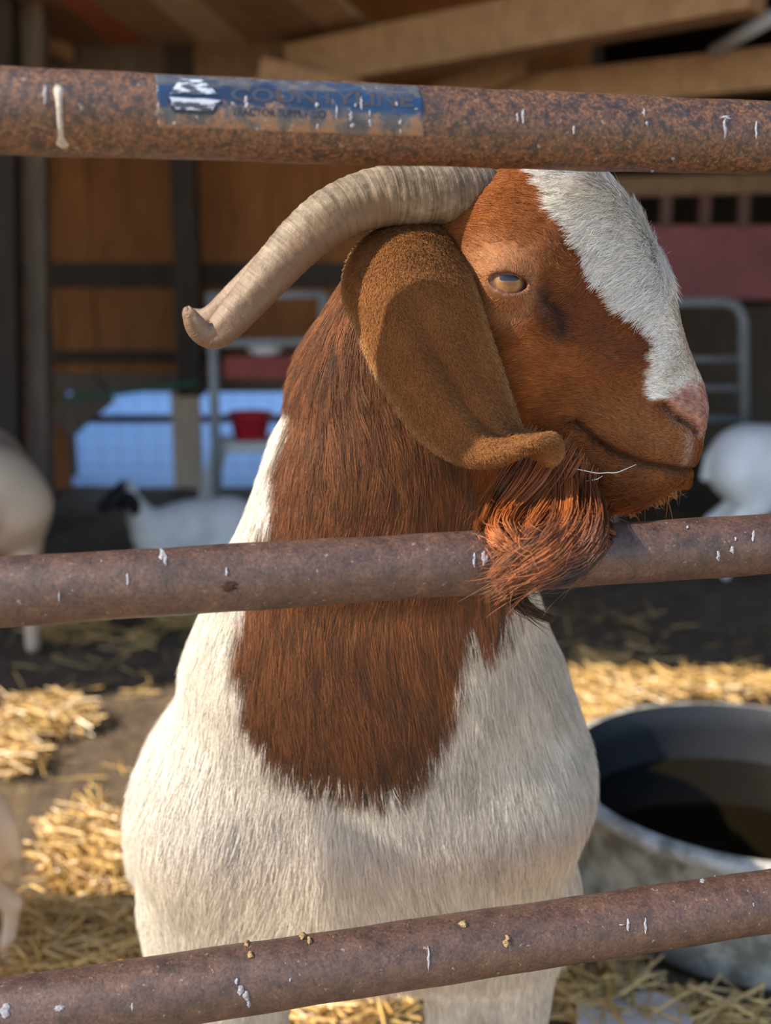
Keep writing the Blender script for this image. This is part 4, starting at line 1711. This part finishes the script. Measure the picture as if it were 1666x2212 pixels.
def ear_solid(G):
    m, n, _ = G.shape
    du = np.gradient(G, axis=0)
    dv = np.gradient(G, axis=1)
    N = np.cross(du, dv)
    N /= np.linalg.norm(N, axis=2)[:, :, None] + 1e-9
    ed = np.minimum(np.minimum(np.arange(n), n - 1 - np.arange(n))[None] / 4.0, (m - 1 - np.arange(m))[:, None] / 4.0)
    th = .0026 * np.clip(.35 + .65 * np.clip(ed, 0, 1), 0, 1)
    a, b = G + N * th[..., None], G - N * th[..., None]
    v = np.concatenate([a.reshape(-1, 3), b.reshape(-1, 3)])
    f = []
    o = m * n
    for i in range(m - 1):
        for j in range(n - 1):
            q = i * n + j
            f.append((q, q + 1, q + n + 1, q + n))
            f.append((o + q, o + q + n, o + q + n + 1, o + q + 1))
    bd = [i * n for i in range(m)] + [(m - 1) * n + j for j in range(1, n)] + [i * n + n - 1 for i in range(m - 2, -1, -1)] + [j for j in range(n - 2, 0, -1)]
    for k in range(len(bd)):
        p, q = bd[k], bd[(k + 1) % len(bd)]
        f.append((p, o + p, o + q, q))
    return v, f


def scatter(Vx, T, Nx, dens, count):
    """random points on triangles; dens per vertex"""
    A, B_, C_ = Vx[T[:, 0]], Vx[T[:, 1]], Vx[T[:, 2]]
    ar = np.linalg.norm(np.cross(B_ - A, C_ - A), axis=1) / 2
    w = ar * dens[T].mean(1)
    cum = np.cumsum(w)
    t = np.searchsorted(cum, rng.random(count) * cum[-1])
    t = np.minimum(t, len(T) - 1)
    r1, r2 = np.sqrt(rng.random(count)), rng.random(count)
    b = np.stack([1 - r1, r1 * (1 - r2), r1 * r2], 1)
    p = (Vx[T[t]] * b[..., None]).sum(1)
    n = (Nx[T[t]] * b[..., None]).sum(1)
    n /= np.linalg.norm(n, axis=1)[:, None] + 1e-9
    return p, n


def strands(p, n, d, L, lift, K, curl=0.0, droop=0.0):
    d = d - n * (d * n).sum(1)[:, None]
    d /= np.linalg.norm(d, axis=1)[:, None] + 1e-9
    s = np.linspace(0, 1, K)[None, :, None]
    la = lift[:, None, None]
    # leave the skin steeply and then lie along it
    h = np.sin(la) * (s - .45 * s * s)
    pts = p[:, None] + L[:, None, None] * (d[:, None] * s * np.cos(la) + n[:, None] * h)
    side = np.cross(n, d)
    cu = (rng.normal(size=(len(p), 1, 1)) * curl) * L[:, None, None]
    pts = pts + side[:, None] * cu * s * s
    pts[:, :, 2] -= droop * (L[:, None] ** 1) * (s[..., 0] ** 2)
    return pts


M_EARFUR = fur_mat('ear_hair', .08, .45, .25, .75)
M_EARSKIN = skin_mat()
for mir in (False, True):
    G = ear_grid(mir)
    v, f = ear_solid(G)
    EDGE = np.concatenate([G[10:, 0][::2], G[10:, -1][::2], G[-1][::4]])
    me = mesh_from('ear', v, f)
    bm = bmesh.new(); bm.from_mesh(me); bmesh.ops.recalc_face_normals(bm, faces=bm.faces); bm.to_mesh(me); bm.free()
    ev = np.array([q.co[:] for q in me.vertices])
    en = np.array([q.normal[:] for q in me.vertices])

    def ear_col(p):
        t = vnoise(p, 60, 21) * .5 + vnoise(p, 25, 22) * .5
        c = np.array([.235, .098, .032]) * (1 + .26 * t)[:, None]
        e = np.sqrt(((p[:, None, :] - EDGE[None]) ** 2).sum(2).min(1)) if len(p) < 9000 else np.concatenate([np.sqrt(((q_[:, None, :] - EDGE[None]) ** 2).sum(2).min(1)) for q_ in np.array_split(p, 24)])
        k_ = np.exp(-(e / .006) ** 2)[:, None]
        return c * (1 - .55 * k_) + np.array([.46, .28, .125]) * .55 * k_  # pale margin hair, lightened further to paint in the sunlit ear rim
    ec = ear_col(ev)
    ca = me.color_attributes.new('Col', 'FLOAT_COLOR', 'POINT')
    ca.data.foreach_set('color', np.concatenate([ec * .8, np.ones((len(ev), 1))], 1).astype(np.float32).ravel())
    ear = link('ear', me, M_EARSKIN, goat)
    et = []
    for q in me.polygons:
        a = list(q.vertices)
        for i in range(1, len(a) - 1): et.append((a[0], a[i], a[i + 1]))
    et = np.array(et)
    cnt = 95000 if not mir else 6000
    dens = np.ones(len(ev)) if mir else np.where(en[:, 1] < .25, 1.0, .35)
    p, n = scatter(ev, et, en, dens, cnt)
    # hair runs down the ear towards its tip
    tipp = G[-1].mean(0)
    flow = np.gradient(G.mean(1), axis=0)
    cl = G.mean(1)
    ii = np.argmin(((p[:, None, :] - cl[None, ::6, :]) ** 2).sum(2), axis=1) * 6
    d = flow[np.minimum(ii, len(flow) - 1)] + rng.normal(size=p.shape) * .0012
    d /= np.linalg.norm(d, axis=1)[:, None] + 1e-9
    d = d + rng.normal(size=p.shape) * .30
    L = rng.uniform(.003, .0062, cnt)
    pts = strands(p, n, d, L, rng.uniform(.35, .9, cnt), 4, .2)
    cc = ear_col(p) * rng.uniform(.65, 1.45, cnt)[:, None]
    h = hair_obj('ear_hair', pts, np.array([.00020, .00018, .00013, .00004]), cc, n, M_EARFUR, ear)
    h.matrix_parent_inverse = Matrix()
    h.parent = ear
    h.matrix_parent_inverse = Matrix.Translation((0, 0, 0))

# ------------------------------------------------------------------ coat
def clump(pts, p, size, amount, seed):
    """draw the ends of strands together in tufts"""
    N = len(pts)
    k = max(8, int(N * size))
    r2 = np.random.default_rng(seed)
    idx = r2.choice(N, k, replace=False)
    kd = kdtree.KDTree(k)
    for j, i in enumerate(idx): kd.insert(p[i], j)
    kd.balance()
    near = np.array([kd.find(q)[1] for q in p])
    tgt = pts[idx[near]]
    K = pts.shape[1]
    w = (np.linspace(0, 1, K) ** 1.4)[None, :, None] * amount
    off = tgt - tgt[:, :1]
    own = pts - pts[:, :1]
    tip = (tgt - pts)
    return pts + tip * w * .55 + (off - own) * w * .30, near


FR = (VN[:, 1] < .30)
YL = V[:, 1] < 1.30
long_m = ~SH & (col_f(V.astype(np.float32)) < .03) & FR & YL
# white chest and flanks, then brown neck and bib
dens_w = (FR & (V[:, 1] < 1.5) & (~SH) & (V[:, 2] > .06)).astype(float) * np.where(SW > .5, 1.0, .0)
dens_w = dens_w * np.where(V[:, 1] > 1.2, .35, 1)
dens_w = dens_w * np.where(V[:, 2] < .33, .6, 1)
dens_b = (FR & (V[:, 1] < 1.1) & (~SH)).astype(float) * np.where(SW < .98, 1.0, 0.0)

DOWN = np.array([0, 0, -1.0])


def body_dir(p, n):
    a = vnoise(p, 8, 31) * .30 + vnoise(p, 24, 32) * .09
    b = vnoise(p, 8, 33) * .26 + vnoise(p, 24, 34) * .09
    d = np.zeros_like(p) + DOWN
    d[:, 0] += a
    d[:, 1] += b
    # sweep slightly outwards over the chest
    d[:, 0] += np.clip((p[:, 0] + .02) * .8, -.25, .25)
    return d


cnt = 240000
p, n = scatter(V, TRI, VN, dens_w, cnt)
L = rng.uniform(.014, .032, cnt) * np.where(p[:, 2] < .40, .45, 1.0) * 1.25
pts = strands(p, n, body_dir(p, n) + rng.normal(size=p.shape) * .06, L, rng.uniform(.08, .36, cnt), 5, .10)
pts, nr = clump(pts, p, .09, .32, 1)
C = coat(p)
tone = np.random.default_rng(3).uniform(.80, 1.1, int(cnt * .09) + 10)
cc = C[0] * (rng.uniform(.72, 1.16, cnt) * tone[nr])[:, None]
hair_obj('coat', pts, np.array([.00016, .00017, .00015, .00011, .00003]), np.clip(cc, .01, .93), n, M_FUR, goat)['label'] = 'white chest and flank hair'

cnt = 200000
p, n = scatter(V, TRI, VN, dens_b, cnt)
L = rng.uniform(.028, .062, cnt) * np.where(p[:, 2] > P(833, 640, .9)[2], .55, 1.0)
pts = strands(p, n, body_dir(p, n) + rng.normal(size=p.shape) * .05, L, rng.uniform(.05, .22, cnt), 6, .10)
pts, nr = clump(pts, p, .035, .60, 2)
C = coat(p)
tone = np.random.default_rng(4).uniform(.35, 1.6, int(cnt * .035) + 10)
cc = C[0] * (rng.uniform(.6, 1.35, cnt) * tone[nr])[:, None]
hair_obj('coat', pts, np.array([.00015, .00017, .00016, .00013, .00009, .00003]), np.clip(cc, .004, .9), n, fur_mat('brown_coat_hair', .22, .26, .2, .5, .24), goat)['label'] = 'long brown neck and bib hair'

# face
fd = (SH & (V[:, 1] < YH + .055)).astype(float)
fd *= np.where(SER < EYE_R + .0032, 0, 1)
fd *= (1 - .80 * SN) * (1 - .9 * np.clip(fr_n, 0, 1))
cnt = 210000
p, n = scatter(V, TRI, VN, fd, cnt)
C = coat(p)
col, wh, ish, nz, u, v, w, er = C
far = np.sign(w)
back = -HU[None] + np.zeros_like(p)
dirv_ = back * .8 + np.array([0, 0, -1.0]) * .5
# crown of hair round the eye
er2 = p - EYE_C
er2[:, 1] = 0
er2 /= np.linalg.norm(er2, axis=1)[:, None] + 1e-9
we = np.exp(-(er / .03) ** 2)[:, None] * .8
dirv_ = dirv_ * (1 - we) + er2 * we
# blaze hair falls over to both sides
bz = np.clip(wh, 0, 1)[:, None]
low = sstep(u, hs(1400, 650)[0], hs(1450, 760)[0])[:, None]
dbl = -HV[None] * .9 - HU[None] * .45
dirv_ = dirv_ * (1 - bz * (1 - low)) + dbl * bz * (1 - low)
# throat and jaw hair hangs
tj = sstep(-v, .045, .08)[:, None] * sstep(-u, -hs(1330, 1000)[0], -hs(1180, 900)[0])[:, None]
dirv_ = dirv_ * (1 - tj) + (DOWN[None] + np.array([-.15, 0, 0])) * tj
dirv_ = dirv_ + np.stack([vnoise(p, 40, 41), vnoise(p, 40, 42), vnoise(p, 40, 43)], 1) * .35 + rng.normal(size=p.shape) * .10
muzz = sstep(u, hs(1300, 850)[0] * .9, hs(1400, 930)[0])
L = rng.uniform(.007, .0125, cnt)
L = L * (1 - .62 * muzz)
L = L * (1 - .72 * (1 - sstep(er, .020, .034)))
L = L * (1 + 1.5 * bz[:, 0] * (1 - low[:, 0])) * (1 + 1.0 * tj[:, 0])
chin = sstep(-v, -hs(1400, 1040)[1] - .004, -hs(1380, 1075)[1]) * (u > hs(1250, 1000)[0])
L = L * (1 + 1.6 * chin)
pts = strands(p, n, dirv_, L, (rng.uniform(.12, .42, cnt) + .5 * chin) * np.where(er < .03, .6, 1), 5, .14)
pts, nr = clump(pts, p, .06, .55, 3)
cc = col * (rng.uniform(.5, 1.45, cnt) * (1 - .35 * (wh < .5)) + .35 * (wh < .5) * rng.uniform(.5, 1.6, cnt))[:, None]
hair_obj('coat', pts, np.array([.00015, .00016, .00015, .00011, .00004]), np.clip(cc, .004, .92), n, M_FACE, goat)['label'] = 'short face hair, white along the blaze'

# beard: locks guided over the middle rail
GU = [
    (((1172, 985, .835), (1125, 1050, .815), (1080, 1105, .800), (1052, 1142, .792)), 900, 34, 26, 12, 0),
    (((1200, 1000, .832), (1160, 1070, .805), (1110, 1125, .785), (1090, 1160, .778), (1112, 1180, .765)), 1100, 36, 26, 10, 0),
    (((1215, 1020, .832), (1190, 1095, .800), (1150, 1150, .775), (1105, 1195, .757)), 1100, 34, 26, 9, 0),
    (((1225, 1040, .830), (1212, 1120, .797), (1168, 1182, .765), (1112, 1225, .742), (1072, 1250, .734)), 1300, 34, 24, 8, 0),
    (((1235, 1060, .830), (1236, 1145, .795), (1192, 1205, .764), (1122, 1238, .742), (1078, 1262, .735)), 1200, 30, 22, 7, 0),
    (((1245, 1070, .830), (1266, 1150, .797), (1240, 1208, .768), (1170, 1232, .748), (1105, 1252, .738)), 900, 26, 18, 8, 1),
    (((1250, 1070, .832), (1275, 1140, .800), (1272, 1190, .775), (1228, 1226, .762)), 320, 20, 12, 9, 1),
    (((1190, 1010, .834), (1205, 1100, .800), (1190, 1170, .775), (1140, 1205, .757)), 900, 38, 30, 16, 1),
    (((1195, 1180, .765), (1140, 1225, .742), (1116, 1268, .738), (1124, 1298, .750), (1152, 1323, .762), (1196, 1340, .775)), 420, 14, 6, 2, 2),
    (((1160, 1170, .770), (1125, 1225, .745), (1112, 1265, .738), (1118, 1300, .748)), 220, 12, 8, 6, 2),
]
GU += [(((1268, 1185, .80), (1228, 1230, .80), (1160, 1250, .80), (1092, 1262, .80)), 420, 12, 10, 5, 2), (((1262, 1062, .86), (1270, 1095, .852), (1276, 1138, .845)), 420, 30, 26, 20, 1), (((1300, 1080, .872), (1300, 1102, .868), (1296, 1135, .864)), 260, 22, 18, 14, 0)]
for fx, fy in ((1325, 1094), (1340, 1092), (1356, 1090), (1372, 1087), (1388, 1082), (1402, 1077), (1416, 1071), (1430, 1064), (1442, 1056), (1452, 1048), (1460, 1040)):
    GU.append((((fx - 10, fy - 16, YH), (fx - 2, fy + 2, YH), (fx + 3, fy + 17, YH)), 70, 11, 9, 7, 3))
Bp, Bc, Bn, Br = [], [], [], []
K = 9
for pl, cnt, s0, s1, s2, tone_ in GU:
    g = []
    for (x, y, Y) in pl:
        s_, th_ = rail_hit(1, x, y)
        hit = rail_pt(1, s_, th_)
        q_ = P(x, y, hit[1])
        if abs(q_[2] - hit[2]) < .004: Y = min(Y, hit[1] - .011)
        g.append(P(x, y, Y))
    g = np.array(g)
    tt = np.linspace(0, len(g) - 1, K)
    i = np.clip(np.floor(tt).astype(int), 0, len(g) - 2)
    f = (tt - i)[:, None]
    p0, p1, p2, p3 = g[np.clip(i - 1, 0, None)], g[i], g[i + 1], g[np.clip(i + 2, 0, len(g) - 1)]
    line = .5 * (2 * p1 + (p2 - p0) * f + (2 * p0 - 5 * p1 + 4 * p2 - p3) * f ** 2 + (3 * p1 - p0 - 3 * p2 + p3) * f ** 3)
    # the lock lies on the front of the pipe
    sp = np.interp(np.linspace(0, 1, K), [0, .55, 1], [s0, s1, s2]) * MPP * .9
    nl = max(6, cnt // 45)
    lk = rng.integers(0, nl, cnt)
    r = rng.normal(size=(nl, 1, 3))
    r = r / np.maximum(1, np.linalg.norm(r, axis=2, keepdims=True) / 1.6)
    r[:, :, 1] *= .6
    sgrid = np.linspace(0, 1, K)[None, :, None]
    wob = rng.normal(size=(nl, 1, 3)) * np.sin(sgrid * rng.uniform(2, 5, (nl, 1, 1))) * 4 * MPP
    lock = line[None] + r * sp[None, :, None] + wob * sgrid
    r2 = rng.normal(size=(cnt, 1, 3)) * (np.interp(np.linspace(0, 1, K), [0, .5, 1], [9, 6, 2.0]) * MPP)[None, :, None]
    fly = rng.normal(size=(cnt, 1, 3)) * (rng.random((cnt, 1, 1)) < .06) * sgrid ** 2 * 26 * MPP
    pt = lock[lk] + r2 + fly
    # stray length
    cut = rng.uniform(.80, 1.06, (cnt, 1, 1))
    base = pt[:, :1]
    mid = (K - 1)
    pt = np.concatenate([pt[:, :-1], pt[:, -2:-1] + (pt[:, -1:] - pt[:, -2:-1]) * cut], 1)
    # keep hair outside the middle rail
    c, rr_ = RAILS[1]
    q = pt.reshape(-1, 3) - c
    sl_ = q @ GD
    rad_ = q - sl_[:, None] * GD
    ln = np.linalg.norm(rad_, axis=1)
    need = rr_ + .0015
    fixm = ln < need
    rad2 = rad_.copy()
    frn = np.array([GD[1], -GD[0], 0])
    rad2[fixm] = rad_[fixm] + frn * .02
    rad2[fixm] = rad2[fixm] / (np.linalg.norm(rad2[fixm], axis=1)[:, None] + 1e-9) * need
    pt = (c + sl_[:, None] * GD + rad2).reshape(pt.shape)
    base_c = {0: (.30, .088, .020), 1: (.15, .045, .014), 2: (.035, .016, .012), 3: (.32, .135, .045)}[tone_]  # lit-orange and dark underside tones paint light and shade into the locks
    lockn = rng.uniform(.35, 1.6, nl)
    cols = np.array(base_c)[None] * (rng.uniform(.55, 1.35, cnt) * lockn[lk])[:, None]
    Bp.append(pt); Bc.append(cols)
    Bn.append(np.tile(np.array([[-.35, -.85, .35]]), (cnt, 1)))
Bp, Bc, Bn = np.concatenate(Bp), np.concatenate(Bc), np.concatenate(Bn)
hair_obj('beard', Bp, np.array([.00024] * 6 + [.0002, .00014, .00005]), np.clip(Bc, .003, .9), Bn, fur_mat('beard_hair', .26, .24, .22, .3), goat)

# whiskers
wk = []
for pl in [((1238, 1012), (1290, 1022), (1335, 1020), (1375, 1003)), ((1236, 1040), (1262, 1040), (1290, 1035), (1302, 1028))]:
    g = np.array([P(x, y, .815) for x, y in pl])
    wk.append([g[0] + (g[1] - g[0]) * 0, g[0] * .5 + g[1] * .5, g[1], g[1] * .5 + g[2] * .5, g[2], g[3]])
wk = np.array(wk)
hair_obj('whisker', wk, np.array([.0004] * 5 + [.00015]), np.array([[.75, .72, .68]] * len(wk)), np.tile([[0, -1, .3]], (len(wk), 1)), M_FACE, goat)

# ------------------------------------------------------------------ the other goats
def simple_goat(name, loc, rz, label, col, head_col, scale=1.0, lying=False, head_down=.0, horns=False, extra=None):
    """a plainer goat: one body surface, two ears, nose to +x"""
    hz = .70 - head_down
    hx = .46 + head_down * .25
    if lying:
        def f(p):
            d = ellip(p, (0, 0, .20), (.40, .17, .20))
            d = smin(d, ellip(p, (-.25, 0, .19), (.20, .19, .19)), .08)
            d = smin(d, cone(p, (.30, 0, .26), (.44, 0, .46), .10, .065), .07)
            d = smin(d, cone(p, (.44, 0, .50), (.58, 0, .42), .068, .036), .03)
            for s in (-1, 1):
                d = smin(d, cone(p, (.25, s * .11, .08), (.48, s * .10, .04), .05, .028), .04)
                d = smin(d, cone(p, (-.2, s * .17, .10), (.02, s * .18, .045), .07, .03), .04)
            d = smin(d, cone(p, (-.43, 0, .24), (-.46, 0, .17), .03, .014), .03)
            return d
        er, nk = (.47, .53), .44
    else:
        def f(p):
            d = cone(p, (.26, 0, .47), (-.26, 0, .48), .165, .175)
            d = smin(d, ellip(p, (0, 0, .42), (.30, .17, .16)), .06)
            d = smin(d, cone(p, (.28, 0, .52), (hx - .04, 0, hz), .115, .07), .07)
            d = smin(d, cone(p, (hx, 0, hz + .02), (hx + .16, 0, hz - .08), .072, .036), .03)
            for s in (-1, 1):
                d = smin(d, cone(p, (.27, s * .085, .40), (.28, s * .085, .22), .07, .034), .05)
                d = smin(d, cone(p, (.28, s * .085, .22), (.275, s * .085, .02), .026, .024), .02)
                d = smin(d, cone(p, (-.30, s * .09, .45), (-.24, s * .10, .32), .10, .055), .05)
                d = smin(d, cone(p, (-.24, s * .10, .32), (-.38, s * .10, .21), .048, .028), .03)
                d = smin(d, cone(p, (-.38, s * .10, .21), (-.35, s * .10, .02), .024, .023), .02)
            d = smin(d, cone(p, (-.42, 0, .50), (-.445, 0, .42), .025, .014), .03)
            return d
        er, nk = (hx - .01, hz + .05), hx - .12
    v, q = surface_nets(f, (-.60, -.30, -.02), (.80, .30, .95), .016, 4, .05)
    v = project(f, v, 1, .01)
    root = empty(name, loc, label, 'goat')
    ca_, sa_ = math.cos(rz), math.sin(rz)
    def place(a):
        a = np.asarray(a, float) * scale
        return np.stack([a[:, 0] * ca_ - a[:, 1] * sa_ + loc[0], a[:, 0] * sa_ + a[:, 1] * ca_ + loc[1], a[:, 2] + loc[2]], 1)
    t = sstep(v[:, 0], nk - .03, nk + .04) * sstep(v[:, 2], .25, .30)
    c = np.array(col)[None] * (1 - t)[:, None] + np.array(head_col)[None] * t[:, None]
    c = c * (1 + .10 * vnoise(v, 14, 51))[:, None]
    me = mesh_from('body', place(v), q)
    a_ = me.color_attributes.new('Col', 'FLOAT_COLOR', 'POINT')
    a_.data.foreach_set('color', np.concatenate([np.clip(c, .003, .9), np.ones((len(v), 1))], 1).astype(np.float32).ravel())
    link('body', me, M_EARSKIN, root)
    for s in (-1, 1):
        vv = []
        N_ = 10
        for i in range(N_):
            a = i / (N_ - 1)
            wdt = .042 * math.sin(math.pi * min(.96, .15 + .8 * a)) + .004
            cx_, cz_ = er[0] - .02 - .03 * a, er[1] - .02 - .15 * a
            cy_ = s * (.062 + .035 * math.sin(a * 2.2))
            for dx_, dy_ in ((-wdt, 0), (0, s * .008), (wdt, 0), (0, -s * .004)):
                vv.append((cx_ + dx_, cy_ + dy_, cz_))
        ff = []
        for i in range(N_ - 1):
            for k in range(4): ff.append((i * 4 + k, i * 4 + (k + 1) % 4, i * 4 + 4 + (k + 1) % 4, i * 4 + 4 + k))
        ff += [(3, 2, 1, 0), tuple(N_ * 4 - 4 + k for k in range(4))]
        em = mesh_from('ear', place(np.array(vv)), ff)
        a_ = em.color_attributes.new('Col', 'FLOAT_COLOR', 'POINT')
        a_.data.foreach_set('color', np.tile(np.array([*head_col, 1], dtype=np.float32), len(vv)))
        link('ear', em, M_EARSKIN, root)
    return root


CREAM, TANC = (.62, .47, .34), (.50, .33, .18)
q = P(-55, 1080, 3.1)
simple_goat('goat', (q[0] - .06, 3.1 + .24, 0), math.radians(112), 'cream goat standing at the left edge above the middle rail', CREAM, TANC, .93, False, .26)
q = P(30, 1825, 1.5)
simple_goat('goat', (q[0] - .435 * .52, 1.5, 0), math.radians(180), 'small cream kid at the left edge between the two lower rails', (.66, .52, .40), (.66, .52, .40), .52, False, .1)
q = PZ(425, 1210)
simple_goat('goat', (q[0], 4.15, 0), math.radians(216), 'white goat with a black head lying before the snowy gap', (.80, .80, .79), (.012, .011, .012), .62, True)
simple_goat('goat', (1.55, 3.95, 0), math.radians(-4), 'white goat standing in the shade right of the muzzle', (.80, .81, .82), (.80, .81, .82), .86, False, .2)
